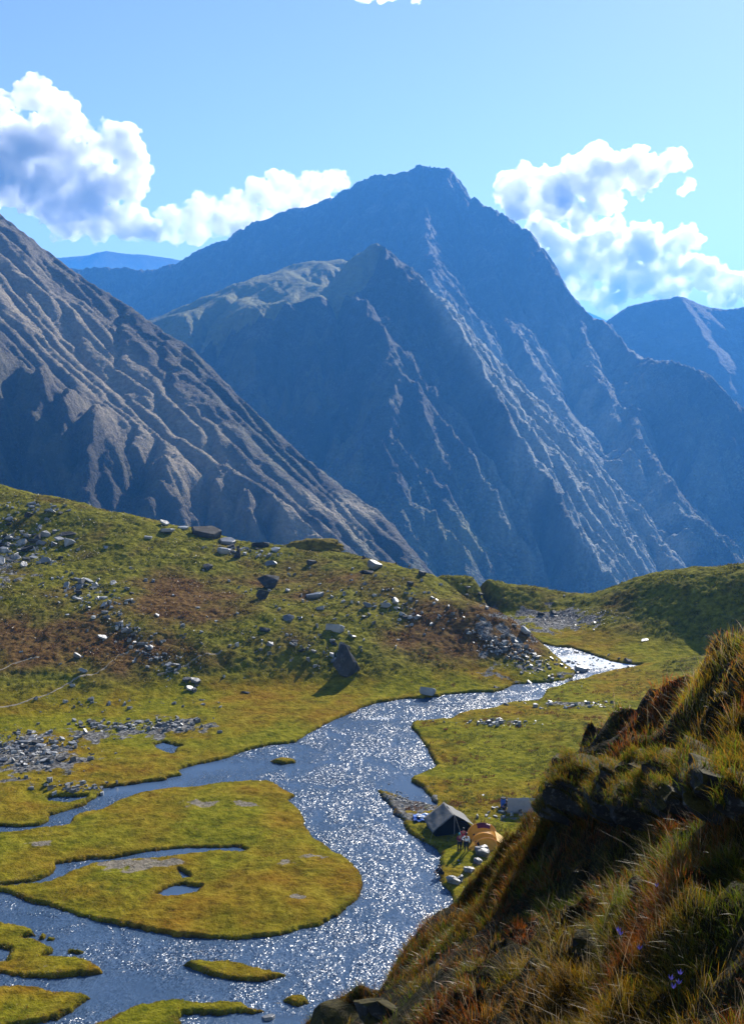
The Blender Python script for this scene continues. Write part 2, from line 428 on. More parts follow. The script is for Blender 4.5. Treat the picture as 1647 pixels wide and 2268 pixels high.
b.inputs['Sheen Weight'].default_value = 0; b.inputs['Sheen Tint'].default_value = (.75, .8, .25, 1)
TURF = t.m
ground = mesh_np('meadow_ground', np.stack([GX, GY, GZ], -1).reshape(-1, 3), grid_faces(NR, NC), TURF, attrs=dict(
    hill=GHILL.ravel(), russet=russet.ravel(), gravel=gravel.ravel(), sand=sand.ravel(), amber=amber.ravel(), shore=np.clip(GS, -1, 1).ravel()))
tag(ground, 'green and amber meadow with grassy hills along the stream', kind='structure')

def gz(x, y): 
    a = np.atleast_1d(np.asarray(x, float)); b = np.atleast_1d(np.asarray(y, float))
    fy = np.log(np.clip(b, 58.01, 344) / 58) / np.log(345 / 58) * (NR - 1)
    fx = (a / (b + 22) + .41) / .84 * (NC - 1)
    i = np.clip(fy.astype(int), 0, NR - 2); j = np.clip(fx.astype(int), 0, NC - 2)
    p = np.clip(fy - i, 0, 1); q = np.clip(fx - j, 0, 1)
    return (GZ[i, j] * (1 - q) + GZ[i, j + 1] * q) * (1 - p) + (GZ[i + 1, j] * (1 - q) + GZ[i + 1, j + 1] * q) * p
def gsamp(A, x, y):
    a = np.atleast_1d(np.asarray(x, float)); b = np.atleast_1d(np.asarray(y, float))
    fy = np.log(np.clip(b, 58.01, 344) / 58) / np.log(345 / 58) * (NR - 1); fx = (a / (b + 22) + .41) / .84 * (NC - 1)
    return A[np.clip(np.round(fy).astype(int), 0, NR - 1), np.clip(np.round(fx).astype(int), 0, NC - 1)]
_t = np.linspace(60, 300, 1600)
def hit(u, v):
    """point of the meadow ground seen at a pixel"""
    dx, dy, dz = ray(u, v)
    T = _t / dy; X = dx * T; Z = CAMZ + dz * T
    g = np.maximum(gz(X, _t), 0.0)
    k = np.argmax(Z <= g)
    if not (Z <= g).any(): k = len(_t) - 1
    return Vector((float(X[k]), float(_t[k]), float(gz(X[k], _t[k])[0])))

# ------------------------------------------------------------------ water
t = NT('river water'); vc = t.coord((1, 1, 1))
vs = t.coord((1.0, .62, 1), (0, 0, R(12)))
w1 = t.noise(vs, 1.6, 4, .6, .2); w0 = t.noise(vc, .16, 3, .5)
pt_ = t.ramp(t.noise(t.coord((1, .7, 1)), .30, 4, .6, .8), [(.35, .28), (.60, 1.08)])
act = t.math('MULTIPLY', t.attr('chop'), pt_)
nm = t.bump(t.math('MULTIPLY', w1, act), 1.0, .16)
def facet(scale, k):
    vd = t.n('ShaderNodeTexVoronoi'); t.t.links.new(vs, vd.inputs['Vector']); vd.inputs['Scale'].default_value = scale
    m1 = t.n('ShaderNodeVectorMath', operation='SUBTRACT'); t.t.links.new(vd.outputs['Color'], m1.inputs[0]); m1.inputs[1].default_value = (.5, .5, .5)
    m2 = t.n('ShaderNodeVectorMath', operation='MULTIPLY'); t.t.links.new(m1.outputs[0], m2.inputs[0]); m2.inputs[1].default_value = (k, k, 0)
    return m2.outputs[0]
va = t.n('ShaderNodeVectorMath', operation='ADD'); t.t.links.new(facet(8.5, .68), va.inputs[0]); t.t.links.new(facet(16.0, .58), va.inputs[1])
vm = t.n('ShaderNodeVectorMath', operation='SCALE'); t.t.links.new(va.outputs[0], vm.inputs[0]); t.t.links.new(act, vm.inputs['Scale'])
vb = t.n('ShaderNodeVectorMath', operation='ADD'); t.t.links.new(nm, vb.inputs[0]); t.t.links.new(vm.outputs[0], vb.inputs[1])
vn = t.n('ShaderNodeVectorMath', operation='NORMALIZE'); t.t.links.new(vb.outputs[0], vn.inputs[0]); nm = vn.outputs[0]
b = t.bsdf(t.ramp(w0, [(.3, (.040, .072, .125)), (.7, (.055, .092, .155))]), .24, nm, .5)
b.inputs['IOR'].default_value = 1.33
foamn = t.noise(vs, 2.4, 5, .7, .5)
fm = t.ramp(t.math('ADD', t.attr('foam'), t.math('MULTIPLY_ADD', foamn, 1.1, -.55)), [(.50, 0.0), (.66, 1.0)])
fo = t.n('ShaderNodeBsdfDiffuse'); t.put(fo.inputs[0], (.72, .76, .80)); t.t.links.new(nm, fo.inputs['Normal'])
mx = t.n('ShaderNodeMixShader'); t.put(mx.inputs[0], fm); t.t.links.new(b.outputs[0], mx.inputs[1]); t.t.links.new(fo.outputs[0], mx.inputs[2])
t.t.links.new(mx.outputs[0], t.out.inputs[0])
WATER = t.m
wr, wc = 500, 420
wy = 56 * (238 / 56) ** np.linspace(0, 1, wr)
WY = np.repeat(wy[:, None], wc, 1); WX = np.linspace(-.42, .42, wc)[None, :] * (WY + 20)
wu, wv = to_px(WX, WY, 0 * WX)
nzw = fbm(WX * .1, WY * .1, 81, 3)
calm = .95 * blob(wu, wv, 900, 1745, 60, 28) + .95 * blob(wu, wv, 500, 1695, 150, 18) + .9 * blob(wu, wv, 300, 1745, 170, 25) + 1.0 * blob(wu, wv, 395, 1970, 60, 18) + blob(wu, wv, 330, 1880, 230, 16) \
    + .8 * blob(wu, wv, 300, 2200, 180, 30) + .9 * blob(wu, wv, 600, 2258, 120, 14) + .9 * blob(wu, wv, 370, 1650, 60, 12) + .5 * blob(wu, wv, 1130, 1525, 60, 10) + .6 * blob(wu, wv, 60, 2040, 120, 16)
chopv = np.clip(1.0 + .35 * nzw - calm * .93, .05, 1.5) 
foam = 1.0 * blob(wu, wv, 1280, 1462, 80, 16) + .85 * blob(wu, wv, 1190, 1500, 40, 10) + .85 * blob(wu, wv, 1360, 1472, 60, 10) + .50 * blob(wu, wv, 850, 1590, 60, 5) + .5 * blob(wu, wv, 690, 1770, 40, 4) + .55 * blob(wu, wv, 370, 2128, 20, 8) + .35 * blob(wu, wv, 860, 2080, 60, 12) + .35 * blob(wu, wv, 680, 2170, 40, 5) + .3 * blob(wu, wv, 800, 1600, 90, 10)
water = mesh_np('river_water', np.stack([WX, WY, 0 * WX], -1).reshape(-1, 3), grid_faces(wr, wc), WATER, attrs=dict(chop=chopv.ravel(), foam=foam.ravel()))
tag(water, 'blue glittering braided mountain river', kind='structure')

# ================================================================== MOUNTAINS
def erode(Z, cell, n, k, m=.5, diff=.008, pw=4):
    A = np.ones_like(Z)
    D = [(0, 1, 1), (0, -1, 1), (1, 0, 1), (-1, 0, 1), (1, 1, 1.414), (1, -1, 1.414), (-1, 1, 1.414), (-1, -1, 1.414)]
    for it in range(n):
        Zp = np.pad(Z, 1, mode='edge')
        S = [np.maximum(0, (Z - Zp[1 + a:Zp.shape[0] - 1 + a, 1 + b:Zp.shape[1] - 1 + b]) / (d * cell)) for a, b, d in D]
        smax = np.maximum.reduce(S)
        Wt = [(s / (smax + 1e-6)) ** pw for s in S]
        tot = sum(Wt) + 1e-6
        Ap = A / tot
        An = np.ones_like(Z)
        for (a, b, d), w in zip(D, Wt):
            c = Ap * w
            cpad = np.pad(c, 1)
            An += cpad[1 - a:cpad.shape[0] - 1 - a, 1 - b:cpad.shape[1] - 1 - b]
        A = An
        dz = np.minimum(k * np.minimum(A, 400) ** m * smax, .25 * smax * cell)
        Z = Z - dz
        lap = (Zp[:-2, 1:-1] + Zp[2:, 1:-1] + Zp[1:-1, :-2] + Zp[1:-1, 2:]) - 4 * Z
        Z = Z + diff * lap
    return Z, A
def ridge_z(x, y, pts, kf, kb, kr=None):
    """height of a ridge: pts world (x,y,z); slopes kf on the near side, kb on the far side"""
    best = np.full(x.shape, -1e9)
    for (ax, ay, az), (bx, by, bz) in zip(pts[:-1], pts[1:]):
        ex, ey = bx - ax, by - ay; L = math.hypot(ex, ey) + 1e-9
        t = np.clip(((x - ax) * ex + (y - ay) * ey) / (L * L), 0, 1)
        dx, dy = x - ax - t * ex, y - ay - t * ey
        d = np.hypot(dx, dy)
        side = (-dy * 1.0) / (d + 1e-6)              # 1: towards the camera
        k = kf + (kb - kf) * (.5 - .5 * side)
        best = np.maximum(best, az + t * (bz - az) - k * d)
    return best
def smax_(L, w):
    M = np.maximum.reduce(L)
    return M + w * np.log(sum(np.exp((l - M) / w) for l in L))
def P3(L): return [tuple(float(c) for c in at_y(u, v, Y)) for u, v, Y in L]
def upsample(Z, f):
    r, c = Z.shape
    yi = np.linspace(0, r - 1, (r - 1) * f + 1); xi = np.linspace(0, c - 1, (c - 1) * f + 1)
    i = np.minimum(yi.astype(int), r - 2); j = np.minimum(xi.astype(int), c - 2)
    p = (yi - i)[:, None]; q = (xi - j)[None]
    return (Z[i][:, j] * (1 - q) + Z[i][:, j + 1] * q) * (1 - p) + (Z[i + 1][:, j] * (1 - q) + Z[i + 1][:, j + 1] * q) * p

def mountain_mat(name, dark, mid, light, grass, sc=1.0):
    t = NT(name); v = t.coord()
    a = t.noise(v, .012 * sc, 7, .62); bN = t.noise(v, .07 * sc, 6, .68); cN = t.noise(v, .35 * sc, 3, .6)
    c = t.ramp(a, [(.3, dark), (.5, mid), (.78, light)])
    c = t.mix(t.math('MULTIPLY', t.ramp(bN, [(.35, 0.0), (.62, 1.0)]), .6), c, mid)
    scree = t.attr('scree')
    shrub = t.voro(v, .16 * sc)
    sh = t.math('MULTIPLY', t.attr('shrub'), t.ramp(bN, [(.4, .2), (.6, 1.0)]))
    c = t.mix(sh, c, t.ramp(shrub, [(.25, (.30, .34, .23)), (.8, (.07, .09, .05))]))
    c = t.mix(t.ramp(t.noise(v, .22 * sc, 5, .7), [(.35, .0), (.62, 1.0)]), t.mix(.62, c, (0, 0, 0)), c)
    c = t.mix(t.attr('grass'), c, t.ramp(bN, [(.3, tuple(x * .6 for x in grass)), (.7, grass)]))
    c = t.mix(scree, c, t.ramp(t.noise(v, .10 * sc, 5, .7), [(.3, light), (.7, tuple(min(1, q * 2.0) for q in light))]))
    c = t.mix(t.math('MULTIPLY', t.ramp(cN, [(.66, 0.0), (.76, .6)]), t.math('SUBTRACT', 1.0, t.attr('grass'))), c, (.42, .42, .40))
    nm = t.bump(cN, 1.0, 4 / sc); nm = t.bump(bN, 1.0, 18 / sc, nm)
    nm = t.bump(t.math('MULTIPLY', t.math('SUBTRACT', 1.0, shrub), t.attr('shrub')), .8, 5 / sc, nm)
    t.bsdf(c, .85, nm, .25)
    return t.m
def mountain(name, label, x0, x1, y0, y1, cell, base, ero, mat, floor=-700, up=2, detail=1.0, lab='grass', masks=None, k=.9, rough=lambda x, y: 1.0, cap=None, ang=20):
    nx = int((x1 - x0) / cell) + 1; ny = int((y1 - y0) / cell) + 1
    X, Y = np.meshgrid(x0 + cell * np.arange(nx), y0 + cell * np.arange(ny))
    Z = np.maximum(base(X, Y), floor) 
    Z = Z + detail * 9 * fbm(X / 200, Y / 200, 91, 4) + detail * 6 * ridged(X / 45, Y / 45, 92, 2) * rough(X, Y)
    Z, A = erode(Z, cell, ero, k)
    Zu = upsample(Z, up); Au = upsample(np.log(A), up)
    X, Y = np.meshgrid(np.linspace(x0, x0 + cell * (nx - 1), Zu.shape[1]), np.linspace(y0, y0 + cell * (ny - 1), Zu.shape[0]))
    ca, sa = math.cos(R(ang)), math.sin(R(ang))
    wx = X * ca + Y * sa + 14 * pn(X / 50, Y / 50, 97); wy = (-X * sa + Y * ca) * .42 + 8 * pn(X / 50, Y / 50, 98)
    Zu = Zu + detail * (8.0 * ridged(wx / 46, wy / 62, 95, 5, gain=.62) - 8.0) * rough(X, Y) + detail * rough(X, Y) * 4.0 * np.abs(fbm(wx / 11, wy / 11, 99, 3, gain=.6))
    if cap: Zu = np.minimum(Zu, cap(X, Y))
    u, v = to_px(X, Y, Zu)
    at = dict(grass=0 * Zu, scree=0 * Zu, shrub=0 * Zu)
    if masks: at.update(masks(u, v, X, Y, Zu, Au))
    at = {kk: np.clip(a, 0, 1).ravel() for kk, a in at.items()}
    o = mesh_np(name, np.stack([X, Y, Zu], -1).reshape(-1, 3), grid_faces(*Zu.shape), mat, attrs=at)
    return tag(o, label, kind='structure')

MM = mountain_mat('mountain rock', (.012, .013, .012), (.045, .045, .034), (.24, .25, .21), (.24, .235, .06))
ML = mountain_mat('near mountain rock', (.012, .010, .008), (.055, .044, .024), (.225, .18, .115), (.16, .15, .05), 1.7)

# main peak, its shoulder and the spurs in front
MR1 = P3([(u, v, Y * 1.0 + 900 * min(1, max(0, (1500 - u) / 500))) for u, v, Y in [(60, 640, 3700), (170, 596, 3600), (240, 592, 3500), (330, 596, 3450), (400, 580, 3400), (450, 552, 3350), (520, 520, 3300), (565, 488, 3300), (640, 465, 3250), (700, 452, 3250), (760, 420, 3200), (820, 389, 3200), (870, 385, 3150), (900, 376, 3120), (925, 360, 3100),
          (960, 368, 3080), (990, 370, 3060), (1012, 398, 3040), (1035, 436, 3020), (1080, 460, 3000), (1120, 480, 3000), (1160, 508, 3000), (1195, 545, 3000), (1225, 590, 3000), (1250, 640, 3000), (1290, 690, 2980), (1345, 718, 2950), (1385, 770, 2900), (1420, 795, 2850),
          (1480, 800, 2800), (1530, 812, 2760), (1570, 830, 2720), (1600, 865, 2700), (1640, 900, 2650), (1690, 960, 2600), (1780, 1080, 2500)]])
MR2 = P3([(775, 576, 2430), (800, 556, 2440), (830, 538, 2450), (865, 568, 2400), (900, 610, 2350), (950, 650, 2300), (1000, 720, 2230), (1045, 790, 2150), (1100, 880, 2050), (1150, 970, 1980), (1200, 1060, 1900), (1270, 1170, 1800)])
MR2a = P3([(150, 790, 2900), (250, 745, 2860), (340, 702, 2800), (420, 673, 2780), (500, 640, 2750), (570, 613, 2730), (640, 586, 2700), (700, 570, 2680), (745, 570, 2640), (780, 580, 2560), (830, 600, 2500)])
MR3 = P3([(200, 900, 2300), (330, 830, 2270), (412, 764, 2240), (450, 738, 2225), (500, 716, 2200), (560, 711, 2170), (600, 697, 2190), (650, 672, 2220), (700, 654, 2240), (760, 640, 2270), (800, 625, 2330), (840, 620, 2430)])
MR3b = P3([(760, 645, 2290), (800, 680, 2200), (840, 740, 2100), (870, 820, 2000), (860, 950, 1850), (880, 1060, 1750)])
MR4 = P3([(1420, 795, 2960), (1425, 860, 2800), (1410, 940, 2600), (1400, 1000, 2450)])
MR5 = P3([(925, 370, 4000), (940, 480, 3700), (950, 560, 3400), (960, 620, 3100)])
MR6 = P3([(1020, 420, 3940), (1070, 540, 3600), (1120, 700, 3200), (1200, 860, 2800), (1300, 1010, 2450), (1400, 1150, 2150), (1500, 1270, 1950)])
MR7 = P3([(1250, 640, 3500), (1290, 760, 3150), (1350, 900, 2750), (1450, 1040, 2400), (1560, 1180, 2100)])
def sky_cap(x, y, prof, u0, u1):
    """cliff profile of a crest: no ground rises above it"""
    pu, pv = [p[0] for p in prof], [p[1] for p in prof]
    u = 823.5 + F * x / y
    jag = (1 + .8 * sstep(950, 1050, u)) * (3.6 * pn(u / 20.0, y / 500, 501) + 2.6 * pn(u / 8.0, y / 300, 502))
    v = np.interp(u, pu, pv) + jag
    cap = CAMZ + y * np.tan(np.arctan((1134 - v) / F) - PITCH)
    return cap + 2000 * sstep(u1, u0, u)
CAPM = [(60, 640), (170, 596), (240, 592), (330, 597), (400, 581), (450, 553), (512, 527), (522, 512), (560, 495), (566, 487), (585, 488), (640, 466), (700, 453), (760, 421), (820, 389), (870, 386), (900, 378), (908, 368), (925, 363), (950, 365), (962, 372), (985, 370), (998, 382), (1012, 402), (1025, 412), (1035, 436), (1080, 462), (1120, 483), (1160, 510), (1195, 548), (1225, 594), (1250, 645), (1290, 695), (1345, 722), (1385, 775), (1420, 797),
        (1480, 802), (1530, 814), (1570, 833), (1600, 868), (1640, 905), (1690, 965), (1780, 1085)]
def ribs(x, y, ang, wl, stretch, seed):
    c_, s_ = math.cos(ang), math.sin(ang)
    a = (x * c_ + y * s_) / wl; b = (-x * s_ + y * c_) / (wl * stretch)
    a = a + .55 * pn(a * .5, b * 1.6, seed + 5); b = b + .3 * pn(a * .7, b, seed + 6)
    return ridged(a, b, seed, 3, 2.2, .5)
def main_base(x, y):
    z = smax_([ridge_z(x, y, MR1, .88, .9), ridge_z(x, y, MR2, 1.1, .9), ridge_z(x, y, MR3b, .95, .8), ridge_z(x, y, MR5, 1.0, .9), ridge_z(x, y, MR6, .82, .82), ridge_z(x, y, MR7, .85, .85), ridge_z(x, y, MR4, 1.0, 1.0)], 5)
    z = np.minimum(z, sky_cap(x, y, CAPM, -9000, -8000) )
    a = ridge_z(x, y, MR2a, .31, .75)
    a = a + 7 * ribs(x, y, R(30), 110, 7, 321) - 5
    bx, by, bz = [np.array([p[i] for p in MR3]) for i in range(3)]
    yb = np.interp(x, bx, by) + 10 * pn(x / 60, 0 * x, 71); zb = np.interp(x, bx, bz)
    a = np.minimum(a, np.where(y < yb, zb - 1.12 * (yb - y), 1e9))
    a = np.where(x > bx[-1] + 5, -900, a)
    z = np.maximum(z, a)
    w = sstep(20, 160, ridge_z(x, y, MR1, 0, 0) - z + 40) * (1 - .85 * (a > z - 1) * (y > yb))
    return z + w * (16 * ribs(x, y, R(12), 95, 5, 301) + 7 * ribs(x, y, R(18), 38, 4, 311))
def main_masks(u, v, X, Y, Z, A):
    lower = sstep(640, 1100, v + .25 * (1100 - u))
    nzz = fbm(X / 90, Y / 90, 101, 3)
    bx, by, bz = [np.array([p[i] for p in MR3]) for i in range(3)]
    g = 1.6 * (Y > np.interp(X, bx, by) - 14) * sstep(300, 420, u) * sstep(860, 790, u) * (Y < 2900) + .8 * blob(u, v, 1040, 1190, 60, 60) + .35 * lower * (nzz > .25)
    dline = u - (930 + (v - 620) * .80)
    s = 2.2 * np.exp(-((dline - 10) / (22 + .10 * np.maximum(v - 620, 0))) ** 2) * sstep(600, 680, v) + 1.3 * blob(u, v, 1240, 880, 150, 170) + 1.3 * blob(u, v, 1340, 1110, 190, 140)
    sh = sstep(850, 1120, v) * sstep(-.2, .25, nzz + .3 * sstep(950, 1250, v))
    return dict(grass=g, scree=s * (.7 + .6 * nzz), shrub=sh)
mountain('main_mountain', 'hazy blue main peak with craggy summit and eroded spurs', -1750, 1700, 1350, 4700, 10, main_base, 60, MM, masks=main_masks, up=3, k=.16, detail=1.1, cap=lambda x, y: sky_cap(x, y, CAPM, -9000, -8000), rough=lambda x, y: 1 - .85 * (x < 10) * sstep(2180, 2230, y) * (y < 2880))

# left mountain: its edge runs down to the right
ML1 = P3([(-330, 240, 1750), (-150, 330, 1700), (0, 457, 1620), (60, 510, 1590), (140, 570, 1550), (200, 618, 1520), (300, 682, 1470), (370, 735, 1430), (430, 772, 1400), (520, 865, 1360), (600, 940, 1320), (680, 1015, 1290), (760, 1080, 1260), (830, 1125, 1240), (900, 1200, 1210), (960, 1270, 1180), (1050, 1370, 1120)])
LB = P3([(-500, 520, 1270), (-300, 600, 1250), (0, 745, 1206), (150, 830, 1190), (300, 905, 1170), (430, 1000, 1150), (560, 1090, 1130), (750, 1250, 1080), (900, 1400, 1030)])
CAPL = [(-600, 60), (-150, 330), (0, 455), (60, 508), (140, 572), (200, 618), (300, 682), (370, 735), (430, 772), (520, 865), (600, 945), (680, 1018), (760, 1078), (800, 1103), (830, 1108), (860, 1140), (900, 1200), (960, 1270), (1050, 1370), (1300, 1700)]
def left_base(x, y):
    z = ridge_z(x, y, ML1, .52, 1.7)
    bx, by, bz = [np.array([p[i] for p in LB]) for i in range(3)]
    yb = np.interp(x, bx, by) + 14 * pn(x / 45, 0 * x, 77) ; zb = np.interp(x, bx, bz)
    steep = zb - 1.02 * (yb - y)
    z2 = np.minimum(z, np.where(y < yb, steep, 1e9))
    low = sstep(-30, 60, yb - y)
    up = 1 - low
    z2 = z2 + low * (34 * ribs(x, y, R(20), 62, 5, 401) + 11 * ribs(x, y, R(14), 24, 3, 405) - 16)
    z2 = z2 + up * (7 * ribs(x, y, R(48), 90, 9, 411) * sstep(1700, 1500, y) + 2.5 * ribs(x, y, R(48), 22, 9, 415)) 
    return z2
def left_masks(u, v, X, Y, Z, A):
    nzz = fbm(X / 50, Y / 50, 111, 3)
    return dict(grass=.6 * blob(u, v, 680 / 1.1, 830 / 1.1 , 80, 60) + .3 * (nzz > .2), scree=1.0 * np.exp(-((v - (600 + .95 * u)) / 120) ** 2) * sstep(620, 400, u) + .9 * blob(u, v, 740, 1130, 170, 60) * (.6 + nzz) + .5 * sstep(40, 140, v - (455 + .83 * u)) * sstep(330, 180, v - (455 + .83 * u)) * (.6 + nzz), shrub=sstep(500, 760, u) * sstep(-.1, .2, nzz))
mountain('left_mountain', 'brown rocky mountainside falling to the right with deep gullies', -1000, 420, 800, 1850, 5, left_base, 30, ML, masks=left_masks, ang=46, k=.07, detail=.5, rough=lambda x, y: .7 + .9 * sstep(-40, 50, np.interp(x, [p[0] for p in LB], [p[1] for p in LB]) - y), cap=lambda x, y: sky_cap(x, y, CAPL, -9000, -8000))

# right far mountain
MF = P3([(1180, 900, 4400), (1290, 745, 4350), (1345, 708, 4300), (1390, 675, 4300), (1440, 662, 4300), (1475, 655, 4300), (1505, 652, 4300), (1530, 658, 4300), (1570, 678, 4300), (1610, 683, 4300), (1640, 676, 4300), (1720, 640, 4300), (1900, 600, 4300)])
MF2 = P3([(1505, 652, 4300), (1560, 740, 4050), (1620, 850, 3800)])
mountain('right_far_mountain', 'blue hazy mountain with a rounded crest at the right edge', 600, 2600, 3400, 4900, 16, lambda x, y: smax_([ridge_z(x, y, MF, .8, .8), ridge_z(x, y, MF2, .8, .8)], 8), 25, MM, k=.2, rough=lambda x, y: .35)
# faint ranges
FL_ = P3([(u, v - 3, 15500) for u, v in [(-100, 590), (60, 572), (130, 571), (190, 566), (235, 555), (280, 562), (320, 564), (380, 572), (500, 600)]])
mountain('left_far_ridge', 'palest blue far ridge low on the horizon at left', -6600, -1200, 14400, 16600, 60, lambda x, y: ridge_z(x, y, FL_, .6, .7), 20, MM, k=.5, detail=.4)
FR_ = P3([(u, v - 2, 15000) for u, v in [(1100, 600), (1250, 668), (1300, 690), (1350, 712), (1500, 760)]])
mountain('right_far_ridge', 'pale blue far ridge between the main peak and the right mountain', 1400, 5600, 14100, 16500, 60, lambda x, y: ridge_z(x, y, FR_, .6, .7), 20, MM, k=.5, detail=.4)
# the deep valley floor under everything
vv = np.array([(-9000, -300, -760), (9000, -300, -760), (9000, 18500, -760), (-9000, 18500, -760)])
t = NT('valley forest floor'); vc = t.coord(); t.bsdf(t.ramp(t.noise(vc, .01, 5), [(.3, (.03, .04, .015)), (.7, (.08, .09, .03))]), .95)
tag(mesh_np('valley_ground', vv, [(0, 1, 2, 3)], t.m, smooth=False), 'deep valley floor hidden behind the meadow', kind='structure')

# ------------------------------------------------------------------ haze: one closed box of even air
t = NT('haze air')
pv = t.n('ShaderNodeVolumePrincipled')
pv.inputs['Color'].default_value = (.09, .38, .97, 1)
pv.inputs['Density'].default_value = .000115
pv.inputs['Anisotropy'].default_value = .25
t.t.links.new(pv.outputs[0], t.out.inputs['Volume'])
bm = bmesh.new()
x0, x1, y0, y1, z0, z1 = -6900, 6900, -200, 16900, -762, 925
vs_ = [bm.verts.new((x, y, z)) for z in (z0, z1) for y in (y0, y1) for x in (x0, x1)]
for f in ((0, 2, 3, 1), (4, 5, 7, 6), (0, 1, 5, 4), (2, 6, 7, 3), (0, 4, 6, 2), (1, 3, 7, 5)): bm.faces.new([vs_[i] for i in f])
tag(bm_obj('haze', bm, t.m), 'blue mountain haze', kind='stuff')

# ------------------------------------------------------------------ clouds: billowing bodies of scattering vapour, far beyond the haze
t = NT('cloud vapour')
pv = t.n('ShaderNodeVolumePrincipled')
pv.inputs['Color'].default_value = (.995, .998, 1, 1)
pv.inputs['Density'].default_value = .0085
pv.inputs['Anisotropy'].default_value = .62
vcl = t.n('ShaderNodeNewGeometry').outputs['Position']
dn = t.noise(vcl, .0031, 5, .62, .3)
dn = t.ramp(dn, [(.36, 0.0), (.57, 1.0)])
t.put(pv.inputs['Density'], t.math('MULTIPLY', dn, .0115))
t.t.links.new(pv.outputs[0], t.out.inputs['Volume'])
CLOUD = t.m
tx1 = bpy.data.textures.new('billow', 'CLOUDS'); tx1.noise_scale = 570; tx1.noise_depth = 3
tx2 = bpy.data.textures.new('wisp', 'CLOUDS'); tx2.noise_scale = 122; tx2.noise_depth = 4
def cloud(label, spots, Y, seed, thick=.7, dens=1.0):
    rnd = random.Random(seed); S_ = []
    for u, v, r in spots:
        x, y, z = [float(c) for c in at_y(u, v, Y)]
        rm = (1.22 if seed == 2 else 1.10) * r / F * Y
        for j in range(7):
            a = rnd.uniform(0, 2 * math.pi); q = rm * rnd.uniform(.2, .9)
            rr = rm * rnd.uniform(.35, .62) if j else rm * .75
            off = Vector((math.cos(a) * q, rnd.uniform(-.6, .6) * rm * thick, math.sin(a) * q * .8)) if j else Vector((0, 0, 0))
            cc = Vector((x, y, z)) + off
            S_.append((cc, rr, thick))
            for q_ in range(9):
                d_ = Vector((rnd.gauss(0, 1), rnd.gauss(0, .6), rnd.gauss(.25, 1))).normalized(); r2 = rr * rnd.uniform(.22, .42)
                c2 = cc + Vector((d_.x, d_.y * thick, d_.z * .9)) * rr * rnd.uniform(.8, 1.05); S_.append((c2, r2, 1))
                for w_ in range(3):
                    d2 = (d_ + Vector((rnd.gauss(0, .7), rnd.gauss(0, .7), rnd.gauss(0, .7)))).normalized()
                    S_.append((c2 + d2 * r2 * rnd.uniform(.8, 1.15), r2 * rnd.uniform(.3, .5), 1))
    b_ = bmesh.new(); bmesh.ops.create_icosphere(b_, subdivisions=2, radius=1); b_.verts.index_update()
    tv = np.array([v_.co[:] for v_ in b_.verts]); tf = np.array([[q.index for q in f_.verts] for f_ in b_.faces]); b_.free()
    V_ = np.concatenate([tv * (r_, r_ * th_, r_ * .95) + np.array(c_) for c_, r_, th_ in S_]); F_ = (np.arange(len(S_))[:, None, None] * len(tv) + tf[None]).reshape(-1, 3)
    o = mesh_np('cumulus_cloud', V_, F_, CLOUD)
    m = o.modifiers.new('remesh', 'REMESH'); m.mode = 'VOXEL'; m.voxel_size = 30; m.use_smooth_shade = True
    for tx, s in ((tx1, 200), (tx2, 150)):
        m = o.modifiers.new('displace', 'DISPLACE'); m.texture = tx; m.texture_coords = 'GLOBAL'; m.strength = s; m.mid_level = .5
    return tag(o, label, 'cloud', 'clouds', 'thing')
cloud('tall white cumulus cloud rising at the left edge above the brown mountainside', [(-60, 330, 90), (10, 270, 50), (60, 215, 34), (75, 190, 22), (110, 230, 34), (140, 265, 40), (30, 340, 70), (100, 330, 70), (170, 330, 50), (210, 330, 38), (270, 310, 40), (300, 345, 42),
    (20, 420, 50), (120, 410, 70), (210, 420, 70), (280, 410, 45), (150, 470, 50), (240, 490, 45), (300, 490, 40), (200, 510, 25), (330, 510, 28), (-60, 430, 60)], 19000, 1, 1.0)
cloud('low white cloud bank touching the left shoulder of the main peak', [(370, 480, 26), (385, 510, 30), (430, 490, 34), (480, 500, 30), (455, 460, 22), (520, 475, 34), (570, 420, 22), (560, 465, 30), (610, 425, 32), (640, 410, 22), (680, 415, 28), (720, 405, 24), (755, 400, 20), (640, 455, 28), (590, 490, 26), (700, 440, 24)], 19600, 2)
cloud('large bright cumulus cloud standing right of the main peak', [(1120, 410, 30), (1150, 395, 30), (1160, 450, 40), (1210, 400, 40), (1230, 450, 50), (1270, 380, 36), (1320, 360, 40), (1310, 410, 45), (1360, 380, 36), (1400, 355, 32), (1440, 370, 30), (1480, 360, 26), (1500, 350, 18), (1420, 400, 34), (1340, 450, 40), (1280, 480, 36)], 19000, 3, 1.3)
cloud('broad sunlit cloud bank behind the right slope of the main peak', [(1190, 500, 36), (1230, 540, 44), (1200, 470, 26), (1290, 550, 44), (1340, 520, 40), (1320, 590, 44), (1390, 560, 44), (1430, 520, 34), (1400, 620, 44), (1470, 600, 44), (1450, 560, 36), (1500, 540, 30), (1520, 520, 22), (1540, 590, 36), (1560, 620, 36), (1600, 605, 26), (1640, 630, 30),
    (1250, 600, 40), (1290, 640, 36), (1350, 660, 30), (1480, 640, 30), (1600, 650, 30), (1690, 640, 40)], 20200, 4, 1.2)
cloud('tiny detached puff of cloud at the right', [(1520, 415, 14), (1512, 425, 10), (1526, 405, 10)], 19000, 5)
cloud('thin cloud cut by the top edge of the photo', [(720, -34, 22), (770, -26, 20), (820, -24, 24), (870, -12, 24), (920, -20, 22), (965, -26, 20), (1010, -34, 18)], 19000, 6)

